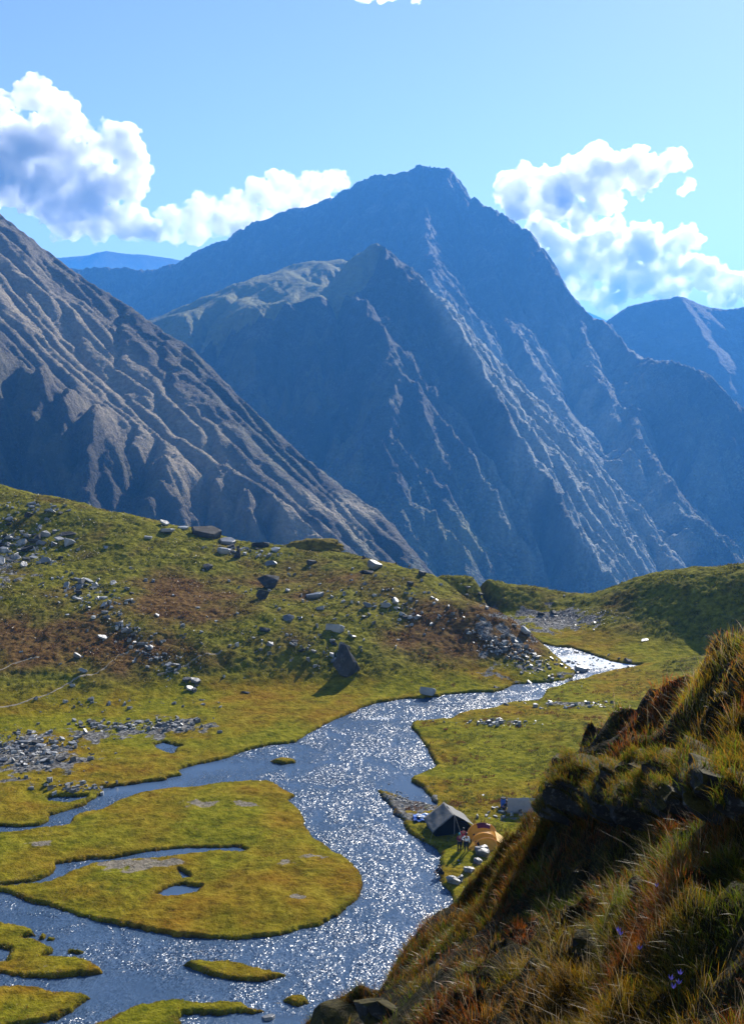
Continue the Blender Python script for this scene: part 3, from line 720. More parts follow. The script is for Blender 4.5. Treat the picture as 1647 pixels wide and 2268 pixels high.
# ================================================================== THE NEAR HILLSIDE
SP = []
def plane_y(u, v, h0=3.2, b=1.0, c=-.45):
    dx, dy, dz = ray(u, v)
    return float(-h0 / (dz - b * dx - c * dy) * dy)
def sp_(u, v, Y, dz=0.0):
    x, y, z = at_y(u, v, Y); SP.append((float(x), float(y), float(z) + dz))
EDGE = [(600, 2330), (660, 2280), (730, 2245), (800, 2185), (880, 2125), (955, 2088), (985, 2055), (1020, 2010), (1015, 1985), (1036, 1955), (1064, 1932), (1088, 1912), (1106, 1894), (1118, 1856), (1142, 1822), (1176, 1796), (1226, 1762)]
for u, v in EDGE:
    Y = min(plane_y(u, v), 26); sp_(u, v, Y)
    x, y, z = at_y(u, v, Y); SP.append((float(x) - 1.6, float(y) + 2.6, float(z) - 3.6)); SP.append((float(x) - 4, float(y) + 8, float(z) - 13))
TOPE = [(1296, 1608, 23.0), (1350, 1572, 22.0), (1420, 1540, 20.6), (1480, 1508, 19.4), (1560, 1462, 17.8), (1647, 1412, 16.3), (1760, 1345, 15.0)]
for u, v, Y in TOPE:
    sp_(u, v + 8, Y)
    x, y, z = at_y(u, v, Y); SP.append((float(x) - .6, float(y) + 3.0, float(z) - 2.6)); SP.append((float(x) - 2, float(y) + 9, float(z) - 10))
for u, v, Y in [(1262, 1668, 21.8), (1310, 1650, 20.3), (1380, 1642, 18.3), (1450, 1634, 16.6), (1530, 1624, 15.0), (1620, 1612, 13.6), (1720, 1600, 12.4),
                (1250, 1790, 21.2), (1310, 1785, 19.4), (1380, 1780, 17.4), (1450, 1780, 15.7), (1530, 1780, 14.2), (1620, 1775, 12.8), (1720, 1770, 11.5)]:
    sp_(u, v, Y)
for u, v in [(1250, 1900), (1400, 1900), (1550, 1900), (1700, 1900), (1100, 2000), (1250, 2020), (1400, 2020), (1640, 2020), (1000, 2130), (1200, 2130), (1400, 2130), (1640, 2130), (850, 2220), (1000, 2220), (1200, 2230), (1400, 2240), (1647, 2260), (760, 2300), (1000, 2450), (1400, 2600), (1800, 2450)]:
    sp_(u, v, min(plane_y(u, v), 24))
slope = tps_fit([(a, b) for a, b, c in SP], [c for a, b, c in SP], 0.05)
def slope_h(x, y):
    z = slope(x, y)
    pl = 42.8 + x - .45 * y - .12 * np.maximum(2.5 - y, 0) ** 2
    k = np.maximum(sstep(.48, .75, x / np.maximum(y, .5)), sstep(6.2, 4.2, y))
    z = z * (1 - k) + pl * k
    lump = .30 * fbm(x * .42, y * .42, 201, 3) + .34 * np.abs(fbm(x * 1.0, y * 1.0, 205, 3)) + .07 * fbm(x * 5, y * 5, 209, 2) - .1
    z = z - 4.0 * np.maximum(-.088 * y - .25 - x, 0)
    yt = np.interp(x / y, [.15, .2, .216, .245, .27, .303, .339, .5], [24, 23, 22, 20.6, 19.4, 17.8, 16.3, 13])
    cap = 44.6 + .8 * x - .4 * y - 1.1 * np.maximum(y - yt, 0)
    z = np.where(x / y > .13, np.minimum(z, cap), z)
    lump = 1.35 * lump * (1 - .72 * sstep(.17, .08, x / y) * sstep(14, 18, y)) * (1 - .6 * sstep(15, 16.5, y) * sstep(.19, .22, x / y))
    return z + lump * (.25 + .75 * sstep(3, 9, y))
sn_r, sn_c = 500, 440
SYs = 1.2 * (46 / 1.2) ** np.linspace(0, 1, sn_r)
SY = np.repeat(SYs[:, None], sn_c, 1)
SX = (np.linspace(-.42, .95, sn_c)[None, :]) * (SY + 3)
SZ = slope_h(SX, SY)
t = NT('hillside earth'); vc = t.coord()
n1 = t.noise(vc, 1.5, 6, .65); n2 = t.noise(vc, 12, 5, .65)
c = t.ramp(n1, [(.32, (.014, .010, .005)), (.52, (.032, .028, .009)), (.7, (.060, .055, .014))])
c = t.mix(t.ramp(t.noise(vc, .9, 4), [(.66, 0.0), (.72, 1.0)]), c, t.ramp(n2, [(.3, (.03, .03, .03)), (.7, (.09, .088, .08))]))
t.bsdf(c, .9, t.bump(n2, 1.0, .16, t.bump(n1, .8, .4)), .1)
hs = mesh_np('hillside_ground', np.stack([SX, SY, SZ], -1).reshape(-1, 3), grid_faces(sn_r, sn_c), t.m)
tag(hs, 'steep near hillside of dark earth and grass', kind='structure')
def sz(x, y):
    return slope_h(np.atleast_1d(np.asarray(x, float)), np.atleast_1d(np.asarray(y, float)))
_ty = np.linspace(4, 45, 900)
def shit(u, v):
    dx, dy, dz = ray(u, v)
    T = _ty / dy; X = dx * T; Z = CAMZ + dz * T
    g = sz(X, _ty); k = np.argmax(Z <= g)
    if not (Z <= g).any(): return None
    return Vector((float(X[k]), float(_ty[k]), float(g[k])))

# ================================================================== ROCKS
GREY = rock_mat('grey slate', (.07, .07, .07), (.20, .20, .195), 1.0)
PALE = rock_mat('pale slate', (.17, .17, .165), (.36, .355, .34), 1.0)
DARK = rock_mat('dark slate', (.022, .022, .023), (.075, .074, .07), 1.0, .25, False, (.75, .15))
WETR = rock_mat('river slate', (.12, .12, .12), (.32, .32, .30), 1.0)
def rock_mesh(seed, sx, sy, sz, n=16, rough=.04):
    rnd = random.Random(seed); bm = bmesh.new()
    flat = sz < .35
    if flat:
        k = rnd.choice((4, 5, 5, 6)); a0 = rnd.uniform(0, 6)
        rad = [rnd.uniform(.62, 1.0) for _ in range(k)]; ang = [a0 + 2 * math.pi * (q + rnd.uniform(-.28, .28)) / k for q in range(k)]
        wx_, wy_ = rnd.uniform(-.35, .35), rnd.uniform(-.35, .35)
        for lay, sc_ in ((1, .93), (0, 1.0), (-1, .82)):
            for r, a in zip(rad, ang):
                r = r * sc_ * rnd.uniform(.93, 1.03)
                th_ = 1 + wx_ * math.cos(a) + wy_ * math.sin(a)
                bm.verts.new((math.cos(a) * r * sx / 2, math.sin(a) * r * sy / 2, sz / 2 * (lay * th_ if lay else rnd.uniform(-.4, .6))))
    else:
        for i in range(max(10, n // 2)):
            p_ = [rnd.uniform(-1, 1) for _ in range(3)]; m_ = max(abs(c) for c in p_); l_ = math.sqrt(sum(c * c for c in p_))
            f_ = rnd.uniform(.85, 1) / (.5 * m_ + .5 * l_)
            bm.verts.new((p_[0] * f_ * sx / 2, p_[1] * f_ * sy / 2, p_[2] * f_ * sz / 2))
    bmesh.ops.convex_hull(bm, input=bm.verts)
    for v in [v for v in bm.verts if not v.link_faces]: bm.verts.remove(v)
    bmesh.ops.bevel(bm, geom=list(bm.edges), offset=.012, segments=1, affect='EDGES')
    bmesh.ops.subdivide_edges(bm, edges=[e for e in bm.edges if e.calc_length() > .25 * max(sx, sy)], cuts=2, use_grid_fill=True)
    for v in bm.verts:
        d = mnoise.noise_vector(v.co * (3.2 / max(sx, sy)) + Vector((seed, 0, 0)))
        v.co += Vector((d.x * sx, d.y * sy, d.z * sz)) * rough
    me = bpy.data.meshes.new('rock'); bm.to_mesh(me); bm.free()
    return me
BASES = {}
for kind, dims in (('slab', (1, .75, .16)), ('block', (1, .8, .5)), ('boulder', (1, .9, .8)), ('shard', (1, .5, .28))):
    BASES[kind] = [rock_mesh(100 + i + len(kind) * 10, *dims, n=12 + i) for i in range(5)]
_rr = random.Random(11)
def px_m(p): 
    z = p.z - CAMZ
    return (p.y * cp - z * sp) / F
def rock(u, v, w, kind='slab', mat=GREY, label=None, group=None, tilt=None, hs=1.0, rz=None, sink=.40, name=None, p=None, cat='rock'):
    p = p or hit(u, v)
    me = _rr.choice(BASES[kind])
    key = (me.name, mat.name)
    if key not in BASES:
        m2 = me.copy(); m2.materials.clear(); m2.materials.append(mat); BASES[key] = m2
    o = bpy.data.objects.new(name or {'slab': 'rock_slab', 'shard': 'rock', 'block': 'rock', 'boulder': 'boulder'}[kind], BASES[key]); COL.objects.link(o)
    s = w * px_m(p)
    o.scale = (s, s * _rr.uniform(.8, 1.15), s * hs)
    th = {'slab': .16, 'block': .5, 'boulder': .8, 'shard': .28}[kind] * s * hs
    o.rotation_euler = tilt or (R(_rr.uniform(-14, 14)), R(_rr.uniform(-10, 14)), 0)
    o.rotation_euler.z = R(rz) if rz is not None else R(_rr.uniform(0, 360))
    if rz is not None: pass
    o.location = (p.x, p.y, p.z + th * (.5 - sink) + (.10 * s if tilt else .03 * s))
    return tag(o, label, cat, group, 'thing')
def z2(x, y): return (x * .5044, 996.8 + y * .5044)
def z3(x, y): return (775.3 + x * .5293, 1218.4 + y * .5293)
NAMED = [
 (z2, 915, 380, 185, 'slab', DARK, 'long dark flat slab lying along the crest of the grassy hill', None, 1.4, 8),
 (z2, 725, 330, 62, 'slab', PALE, 'pale tilted slab standing up on the hill crest left of the long dark slab', (R(20), R(25), 0), 1.3, 10),
 (z2, 805, 345, 70, 'slab', PALE, 'pale flat slab between the tilted crest slab and the long dark slab', None, 1, 0),
 (z2, 735, 358, 100, 'slab', PALE, 'broad pale slab just below the tilted slab on the hill crest', None, .8, 0),
 (z2, 655, 388, 62, 'slab', PALE, 'pale broken slab left of the bright green patch below the crest', None, 1.2, 40),
 (z2, 1000, 410, 112, 'slab', GREY, 'wide grey slab at the right end of the long dark crest slab', None, 1.2, 0),
 (z2, 985, 448, 90, 'slab', PALE, 'pale wedge slab below the crest beside the black stone pile', None, 1.6, 20),
 (z2, 1150, 425, 115, 'slab', DARK, 'low dark ledge slab on the crest left of the mossy knoll', None, 1.3, 0),
 (z2, 1212, 442, 60, 'block', PALE, 'bright pale block on the crest just left of the mossy knoll', None, .8, 0),
 (z2, 1185, 505, 66, 'block', GREY, 'grey block on bare brown earth below the crest', None, .9, 0),
 (z2, 915, 520, 62, 'block', DARK, 'dark block at the left end of the bare brown earth patch', None, 1, 0),
 (z2, 1185, 600, 128, 'block', DARK, 'biggest dark boulder with flat top in the middle of the grassy hill', (0, R(5), 0), 1.05, 15),
 (z2, 1150, 650, 92, 'shard', DARK, 'dark pointed slab leaning in front of the big dark boulder', (R(10), R(-32), 0), 1.7, 200),
 (z2, 1262, 618, 36, 'block', PALE, 'small pale block touching the right side of the big dark boulder', None, 1, 0),
 (z2, 1388, 645, 112, 'slab', GREY, 'long grey slab to the right of the big dark boulder', None, 1.2, 0),
 (z2, 1410, 697, 62, 'slab', PALE, 'rounded white slab lying on the grass right of the big dark boulder', None, 1.5, 30),
 (z2, 1270, 745, 76, 'block', GREY, 'grey low block under the white slab on the hill', None, .8, 0),
 (z2, 1478, 792, 125, 'slab', PALE, 'long pale thick slab above the dark crag on the hill', None, 1.7, 5),
 (z2, 1165, 793, 66, 'block', DARK, 'dark low block alone in the grass left of the long pale slab', None, .6, 0),
 (z2, 1530, 955, 160, 'boulder', DARK, 'tall dark jagged crag at the foot of the grassy hill', (R(0), R(12), 0), 1.35, 60),
 (z2, 1510, 880, 85, 'shard', GREY, 'grey slanting slab resting on top of the dark crag', (R(10), R(35), 0), 1.4, 0),
 (z2, 870, 695, 30, 'slab', PALE, 'small white slab alone above the sheep track', None, 1.4, 0),
 (z2, 455, 832, 66, 'slab', PALE, 'pale diamond shaped slab in the brown slope at left', (R(15), R(20), 0), 1, 30),
 (z2, 290, 375, 96, 'block', DARK, 'dark low boulder in green grass near the top left of the hill', None, .55, 0),
 (z2, 265, 395, 80, 'slab', PALE, 'flat pale slab just below the dark low boulder', None, .7, 0),
 (z2, 465, 432, 38, 'block', PALE, 'small pale block right of the dark low boulder', None, .8, 0),
 (z2, 860, 1025, 66, 'slab', GREY, 'grey slab with dark edge at the foot of the hill', (R(5), R(18), 0), 1.6, 0),
 (z2, 835, 1052, 56, 'slab', PALE, 'pale thin slab sliding below the grey slab at the hill foot', (R(15), R(25), 0), 1, 0),
 (z2, 340, 912, 60, 'shard', GREY, 'long grey slab pointing downhill beside the trail', (R(25), R(35), 0), 1.2, 0),
 (z2, 365, 978, 50, 'shard', PALE, 'pale upright slab beside the trail', (R(50), R(20), 0), 1.3, 20),
 (z2, 320, 1038, 32, 'block', PALE, 'pale block below the trail at left', None, 1, 0),
 (z2, 1075, 1068, 46, 'block', DARK, 'single dark rock on the flat amber meadow below the hill', None, .6, 0),
 (z2, 1370, 500, 76, 'slab', DARK, 'dark flat slab at the right under the mossy knoll', None, 1.7, 0),
 (z3, 105, 80, 112, 'slab', GREY, 'long grey slab tilted down to the right on the hill shoulder', (0, R(24), 0), 1.5, 0),
 (z3, 65, 98, 72, 'block', DARK, 'dark block under the long tilted slab on the hill shoulder', None, .7, 0),
 (z3, 302, 106, 58, 'slab', DARK, 'dark pointed slab at the right end of the hill crest', (0, R(14), 0), 1.6, 0),
 (z3, 735, 352, 95, 'slab', PALE, 'long leaning slab on the eroded nose of the hill above the river', (0, R(38), 0), 1.2, 0),
 (z3, 680, 314, 36, 'block', DARK, 'dark block at the top of the leaning slab on the hill nose', None, .8, 0),
 (z3, 205, 296, 28, 'slab', PALE, 'white upright slab at left of a pair on the brown slope', (R(50), 0, 0), 1.4, 0),
 (z3, 257, 316, 28, 'slab', PALE, 'white upright slab at right of a pair on the brown slope', (R(50), 0, 0), 1.4, 30),
 (z3, 310, 357, 22, 'slab', PALE, 'smallest white slab below the white pair', (R(50), 0, 0), 1.6, 0),
 (z3, 330, 605, 105, 'slab', PALE, 'large pale slab lying on the grassy shore of the river bend', (R(-6), R(8), 0), 1.6, 10),
 (z3, 615, 582, 50, 'boulder', DARK, 'dark boulder standing in the water at the foot of the hill', None, .9, 0),
 (z3, 970, 505, 82, 'slab', PALE, 'pale slanting slab in the middle of the rapids', (R(-5), R(14), 0), 1.8, 0),
 (z3, 1160, 466, 52, 'block', DARK, 'dark rock on the far bank at the end of the rapids', None, .7, 0),
 (z3, 800, 272, 46, 'slab', DARK, 'dark flat rock at left of a pair in front of the far scree', None, 1.6, 0),
 (z3, 850, 268, 42, 'block', DARK, 'dark humped rock at right of a pair in front of the far scree', None, 1.0, 0),
 (z3, 1235, 380, 48, 'block', GREY, 'lone grey rock on the shaded right hill', None, .7, 0),
 (r4 and (lambda x, y: r4([(x, y)])[0]), 1215, 1222, 62, 'block', GREY, 'flat topped grey rock in the water left of the smallest round islet', None, .6, 0),
 (r4 and (lambda x, y: r4([(x, y)])[0]), 1180, 1278, 88, 'slab', GREY, 'long flat grey rock in the water near the bottom edge', None, 1.4, 5),
]
for f_, x, y, w, kind, mat, lab, tilt, hs_, rz in NAMED:
    u, v = f_(x, y)
    w = w * (.5044 if f_ is not z3 else .5293)
    p = None
    if mat is DARK and 'crag' in lab: pass
    if 'water' in lab or 'rapids' in lab and 'middle' in lab:
        a, b_ = at_z(u, v, 0.1); p = Vector((float(a), float(b_), -.12))
    rock(u, v, w, kind, mat, lab, None, tilt, hs_, rz, p=p)
REG = [  # centre u, v, radius u, v, how many, smallest, largest width, label, group
 (45, 1215, 80, 52, 50, 9, 22, 'grey slate fragment in the scree at the upper left of the hill', 'slate fragments in the upper left scree'),
 (205, 1315, 90, 34, 26, 8, 18, 'grey slate fragment in the band running down the left of the hill', 'slate fragments in the band on the left slope'),
 (60, 1660, 105, 44, 50, 9, 22, 'flat grey slab among the stones on the flat ground at left', 'flat slabs on the stony flat at left'),
 (250, 1607, 90, 12, 14, 8, 15, 'thin flat stone at the foot of the hill beside the boggy pool', 'thin stones beside the boggy pool'),
 (330, 1440, 95, 62, 24, 8, 17, 'pale slate fragment scattered down the gully in the middle of the hill', 'slate fragments in the middle gully'),
 (860, 1330, 150, 55, 28, 7, 16, 'grey rock scattered on the grassy shoulder of the hill', 'rocks on the grassy shoulder'),
 (700, 1430, 90, 45, 12, 8, 16, 'grey rock beside the dark crag on the lower slope', 'rocks beside the dark crag'),
 (1140, 1450, 85, 55, 34, 7, 17, 'broken rock on the eroded nose of the hill above the river', 'broken rocks on the hill nose'),
 (1300, 1462, 85, 24, 14, 7, 15, 'wet dark rock among the rapids', 'rocks among the rapids'),
 (1030, 1300, 330, 12, 0, 6, 9, '', ''),
 (90, 1130, 110, 12, 12, 9, 20, 'flat slab along the crest at the upper left', 'slabs along the upper left crest'),
 (560, 1222, 70, 12, 10, 9, 18, 'flat slab along the crest right of the long dark slab', 'slabs along the middle crest'),
]
for cu, cv, ru, rv, n, a, b_, lab, grp in REG:
    for i in range(n):
        g = (_rr.gauss(0, .5), _rr.gauss(0, .5))
        u, v = cu + g[0] * ru, cv + g[1] * rv
        if cu == 1140: v = cv + g[0] * 38 + g[1] * 26
        if cu == 330: v = cv + g[0] * 75 + g[1] * 25
        if cu == 205: v = cv + g[0] * 20 + g[1] * rv
        p = hit(u, v)
        k = _rr.choice(['slab', 'slab', 'slab', 'shard', 'block'])
        w = (1.2 if cu in (1140, 1300) else 1.75) * (a + (b_ - a) * _rr.random() ** 1.7)
        flat = cu in (60, 250)
        rock(u, v, w, 'slab' if flat else k, _rr.choice([GREY, PALE, PALE, DARK] if cu != 1300 else [DARK, GREY]), lab, grp, None if flat or _rr.random() < .4 else (R(_rr.uniform(-35, 35)), R(_rr.uniform(-20, 35)), 0), _rr.uniform(.8, 1.4))

# uncountable small stones: one object
def scatter_stones(name, label, regs, seed, mat, lo, hi, sampler=None):
    rnd = np.random.RandomState(seed); Vv = []; Ff = []; n0 = 0
    for cu, cv, ru, rv, n, sh in regs:
        gu, gv = rnd.randn(n) * .55, rnd.randn(n) * .55
        uu = cu + gu * ru; vv_ = cv + gv * rv + sh * gu
        x, y = [], []
        for u, v in zip(uu, vv_):
            p = hit(u, v); x.append(p.x); y.append(p.y)
        x = np.array(x) + rnd.randn(n) * .3; y = np.array(y) + rnd.randn(n) * .6
        z = gz(x, y)
        for i in range(n):
            if z[i] < -.05: z[i] = -.05
            s = lo + (hi - lo) * rnd.rand() ** 3
            h = s * rnd.uniform(.12, .5)
            k = 5; a = rnd.rand() * 6.3 + np.sort(rnd.rand(k)) * 5.6
            r = s * rnd.uniform(.35, .55, k)
            tx, ty = rnd.randn(2) * .22
            ring = np.stack([np.cos(a) * r, np.sin(a) * r, 0 * a], -1)
            top = ring * .85 + [0, 0, h]; bot = ring + [0, 0, -h * .6]
            for rg in (top, bot): rg[:, 2] += rg[:, 0] * tx + rg[:, 1] * ty
            Vv.append(np.concatenate([bot, top]) + [x[i], y[i], z[i]])
            f = [(j, (j + 1) % k, k + (j + 1) % k) for j in range(k)] + [(j, k + (j + 1) % k, k + j) for j in range(k)] + [(k, k + 1, k + 2), (k, k + 2, k + 3), (k, k + 3, k + 4)]
            Ff.append(np.array(f) + n0); n0 += 2 * k
    o = mesh_np(name, np.concatenate(Vv), np.concatenate(Ff), mat, smooth=False)
    return tag(o, label, kind='stuff')
STONE = NT('scattered stone'); vcs = STONE.coord()
STONE.bsdf(STONE.ramp(STONE.voro(vcs, 1.3, out='Color'), [(.1, (.06, .06, .06)), (.5, (.17, .17, .165)), (.9, (.42, .41, .38))]), .45, None, .5)
STONE = STONE.m
scatter_stones('small_stones', 'small loose grey stones strewn over the hill and flats', [
 (40, 1215, 90, 55, 420, 0), (205, 1320, 100, 36, 220, 20), (60, 1662, 120, 46, 520, 0), (260, 1610, 110, 14, 160, 0), (390, 1606, 70, 12, 160, 0), (330, 1440, 100, 40, 200, 70),
 (850, 1330, 190, 60, 260, 15), (1140, 1450, 90, 26, 300, 38), (560, 1222, 110, 12, 90, 8), (90, 1130, 120, 14, 90, 10), (500, 1350, 500, 110, 260, 0), (700, 1440, 120, 45, 120, 0),
 (1270, 1562, 90, 5, 90, 0), (1110, 1602, 80, 5, 90, 0), (1290, 1470, 90, 16, 120, 8), (170, 1745, 60, 10, 80, 0), (1130, 1800, 50, 12, 40, 0), (250, 1560, 200, 14, 60, 0)], 5, STONE, .15, 1.05)
scatter_stones('far_gravel', 'grey gravel fan beyond the rapids', [(1240, 1372, 95, 20, 1100, -6)], 8, STONE, .08, .42)
def bar_stones():
    return scatter_stones('gravel_bar', 'pebbles of the gravel bar beside the big tent', [(905, 1776, 45, 14, 520, 18), (880, 1762, 30, 6, 160, 6)], 6, STONE, .05, .28)
bar_stones()

# cairns: little stacks of flat stones
def cairn(u, v, n, w, label, mat):
    p = hit(u, v); e = empty('cairn', p, 0, label, 'cairn'); s = w * px_m(p); z = -.1 * s
    for i in range(n):
        ww = s * (1 - .6 * i / n); me = _rr.choice(BASES['slab']).copy(); me.materials.clear(); me.materials.append(mat)
        o = bpy.data.objects.new('stone', me); COL.objects.link(o); o.parent = e
        o.scale = (ww, ww, s * 1.5); o.location = (_rr.uniform(-.06, .06) * s, _rr.uniform(-.06, .06) * s, z + .12 * s); o.rotation_euler = (R(_rr.uniform(-5, 5)), R(_rr.uniform(-5, 5)), _rr.uniform(0, 6)); z += .21 * s
u, v = z2(1045, 470); cairn(u, v, 5, 26, 'squat dark stone pile on the bare earth just below the crest', DARK)
u, v = z3(360, 106); cairn(u, v, 5, 11, 'small pointed cairn at the right end of the hill crest', DARK)
u, v = z3(192, 60); cairn(u, v, 4, 8, 'tiny cairn on the crest right of the long tilted slab', DARK)
u, v = z2(1597, 478); cairn(u, v, 3, 13, 'low cairn on the crest just left of the long tilted slab', DARK)

# mossy knoll on the crest
p = hit(697, 1218); s = px_m(p)
bm = bmesh.new(); bmesh.ops.create_icosphere(bm, subdivisions=5, radius=1)
for v_ in bm.verts:
    n_ = mnoise.fractal(v_.co * 1.7, .8, 2, 4); v_.co *= 1 + .18 * n_
    v_.co = Vector((v_.co.x * 66 * s, v_.co.y * 3.5, v_.co.z * 24 * s))
MOSS = simple_mat('moss', (.13, .10, .02), .95, .6, 1.2, .02, .8)
k_ = bm_obj('knoll', bm, MOSS, smooth=True); k_.location = p + Vector((0, 3.0, -.3)); tag(k_, 'rounded mossy knoll on the hill crest', 'knoll', None, 'thing')

# trail: a thin trodden strip draped on the hill
def strip(name, pix, w, mat, label):
    P = [hit(u, v) for u, v in pix]; Q = []
    for a, b_ in zip(P[:-1], P[1:]):
        for k in range(14): Q.append(a.lerp(b_, k / 14))
    x = np.array([q.x for q in Q]); y = np.array([q.y for q in Q])
    y = y + .5 * pn(x * .35, 0 * x, 44); 
    Vv = []
    for dx_, dy_ in ((0, -w), (0, -w * .33), (0, w * .33), (0, w)):
        Vv.append(np.stack([x, y + dy_, gz(x, y + dy_) + (.05 if abs(dy_) < w else -.05)], -1))
    Vv = np.stack(Vv, 1); n = len(x)
    return tag(mesh_np(name, Vv.reshape(-1, 3), grid_faces(n, 4), mat), label, kind='structure')
DUST = simple_mat('trodden earth', (.27, .23, .17), .95, .4, 2.0, .05, .5)
strip('path', [(z2(*q)) for q in [(0, 1130), (90, 1112), (180, 1085), (260, 1050), (330, 1010), (400, 985), (470, 950), (520, 905), (570, 885)]], .33, DUST, 'pale foot trail climbing the left of the hill')
strip('path', [(z2(*q)) for q in [(690, 990), (760, 965), (840, 930), (910, 895), (980, 880)]], .3, DUST, 'faint foot trail crossing the middle of the hill')
strip('path', [(z2(*q)) for q in [(0, 965), (60, 940), (120, 922), (180, 905)]], .3, DUST, 'short upper foot trail at the left edge')

# ================================================================== THE CAMP
def z8(x, y): return (913.8 + x * .1681, 1744.5 + y * .1681)
CANVAS = simple_mat('pale canvas', (.13, .128, .12), .7, .12, 1.6, .3, .3, .12)
TENTSHADE = simple_mat('tent wall with painted shade', (.009, .009, .010), .9, .2, 2, .1)
ROPE = simple_mat('rope', (.35, .33, .28), .8)
POLE = simple_mat('pole metal', (.25, .25, .26), .4)
def tube(bm, a, b, r, n=6):
    a, b = Vector(a), Vector(b); d = b - a
    q = d.to_track_quat('Z', 'Y').to_matrix().to_4x4()
    bmesh.ops.create_cone(bm, cap_ends=True, segments=n, radius1=r, radius2=r, depth=d.length, matrix=Matrix.Translation((a + b) / 2) @ q)
def sheet(pts, nu, nv, sag=0, seed=0):
    """bilinear cloth sheet between four corners with sag and wrinkles"""
    a, b, c, d = [np.array(p, float) for p in pts]
    uu, vv_ = np.meshgrid(np.linspace(0, 1, nu), np.linspace(0, 1, nv))
    P = (a * ((1 - uu) * (1 - vv_))[..., None] + b * (uu * (1 - vv_))[..., None] + c * (uu * vv_)[..., None] + d * ((1 - uu) * vv_)[..., None])
    P[..., 2] -= sag * np.sin(np.pi * uu) * (.4 + .6 * vv_) + .04 * fbm(uu * 2.5 + seed, vv_ * 5, seed + 3, 2) + .03 * np.sin(vv_ * 14 + uu * 5)
    return P.reshape(-1, 3), grid_faces(nv, nu)
# big ridge tent
pt = hit(*z8(475, 560))
pt.z = max(pt.z, .5)
big = empty('ridge_tent', pt, R(16), 'big pale canvas ridge tent with dark open gable on the river bank', 'tent')
W2, L2, RH, EH = 2.45, 1.85, 2.45, .85
for sx in (-1, 1):
    # ridge front/back to eave back/front, eaves pulled out by guys
    V_, F_ = sheet([(0, -L2, RH), (0, L2, RH + .1), (sx * (W2 + .1), L2, EH), (sx * (W2 + .25), -L2 - .15, EH - .12)], 14, 14, .12, 3 + sx)
    o = mesh_np('canopy', V_, F_, CANVAS, big)
    m = o.modifiers.new('thick', 'SOLIDIFY'); m.thickness = .02
    m.offset = 0
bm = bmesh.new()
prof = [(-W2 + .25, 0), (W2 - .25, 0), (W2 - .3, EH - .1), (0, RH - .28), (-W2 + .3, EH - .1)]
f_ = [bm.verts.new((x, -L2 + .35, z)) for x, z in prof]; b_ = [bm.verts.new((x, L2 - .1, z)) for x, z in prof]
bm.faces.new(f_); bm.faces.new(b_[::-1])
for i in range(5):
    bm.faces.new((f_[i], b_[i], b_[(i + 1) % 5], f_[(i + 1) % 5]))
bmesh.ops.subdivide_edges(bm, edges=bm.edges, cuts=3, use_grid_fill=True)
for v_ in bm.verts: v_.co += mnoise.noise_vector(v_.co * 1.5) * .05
bm_obj('shaded_tent_wall', bm, TENTSHADE, big)  # near-black wall block also stands for the shaded interior of the open gable
big.scale = (.88, .88, .9)
for yy in (-L2, L2):
    bm = bmesh.new(); tube(bm, (0, yy * .98, -.3), (0, yy * .98, RH - .04), .035); bm_obj('pole', bm, POLE, big)
for a, b_ in (((0, -L2, RH), (.2, -L2 - 3.0, -.15)), ((W2 + .2, -L2 - .1, EH - .1), (W2 + 1.5, -L2 - .9, -.1)), ((-W2 - .2, -L2 - .1, EH - .1), (-W2 - .9, -L2 - .9, -.1)), ((W2, L2, EH), (W2 + 1.3, L2 + .5, 0)), ((-W2, L2, EH), (-W2 - 1.2, L2 + .4, 0))):
    bm = bmesh.new(); tube(bm, a, b_, .012, 4); bm_obj('guy_rope', bm, ROPE, big)

YEL = simple_mat('yellow tent nylon', (.78, .40, .03), .5, .08, 3, .4, .1, .35)
YELP = simple_mat('pale yellow tent nylon', (.85, .55, .17), .5, .06, 3, .4, .1, .35)
MAR = simple_mat('maroon nylon', (.12, .008, .03), .5, .2, 4, .4)
BLK = simple_mat('black mesh', (.012, .012, .014), .8)
def tunnel(name, label, loc, rz, secs, ribs_at, caps=None, mat=YEL):
    """secs: (y, half width, height)"""
    e = empty(name, loc, rz, label, 'tent')
    n = 18
    th = np.linspace(0, math.pi, n)
    def ring(y, w, h):
        sq = 1.25
        return np.stack([np.cos(th) * w * (1 + .0 * th), 0 * th + y, np.sin(th) ** .8 * h], -1)
    ys = [s_[0] for s_ in secs]
    yy = np.linspace(ys[0], ys[-1], 30)
    rows = [ring(y, np.interp(y, ys, [s_[1] for s_ in secs]), np.interp(y, ys, [s_[2] for s_ in secs])) for y in yy]
    V_ = np.concatenate(rows)
    o = mesh_np('canopy', V_, grid_faces(len(yy), n), mat, e)
    for y in ribs_at:
        w, h = np.interp(y, ys, [s_[1] for s_ in secs]), np.interp(y, ys, [s_[2] for s_ in secs])
        bm = bmesh.new(); rg = ring(y, w + .015, h + .02)
        for a, b2 in zip(rg[:-1], rg[1:]): tube(bm, a, b2, .05, 5)
        bm_obj('pole_sleeve', bm, YELP, e)
    return e, ring, ys, secs
pd = hit(*z8(900, 790)); pd.z = max(pd.z, .6)
e, ring, ys, secs = tunnel('tunnel_tent', 'yellow arched tent with maroon top beside the people', pd + Vector((.45, .2, 0)), R(4),
    [(-1.4, .9, .05), (-1.0, 1.15, .55), (-.5, 1.35, 1.15), (-.1, 1.2, .80), (.5, 1.2, .80), (.9, 1.45, 1.25), (1.3, 1.3, .90), (2.0, 1.4, 1.0), (2.7, 1.75, 1.65), (3.3, 1.5, 1.1), (4.0, 1.2, .05)], [-.5, .9, 2.7])
e.scale = (.84, .84, .88)
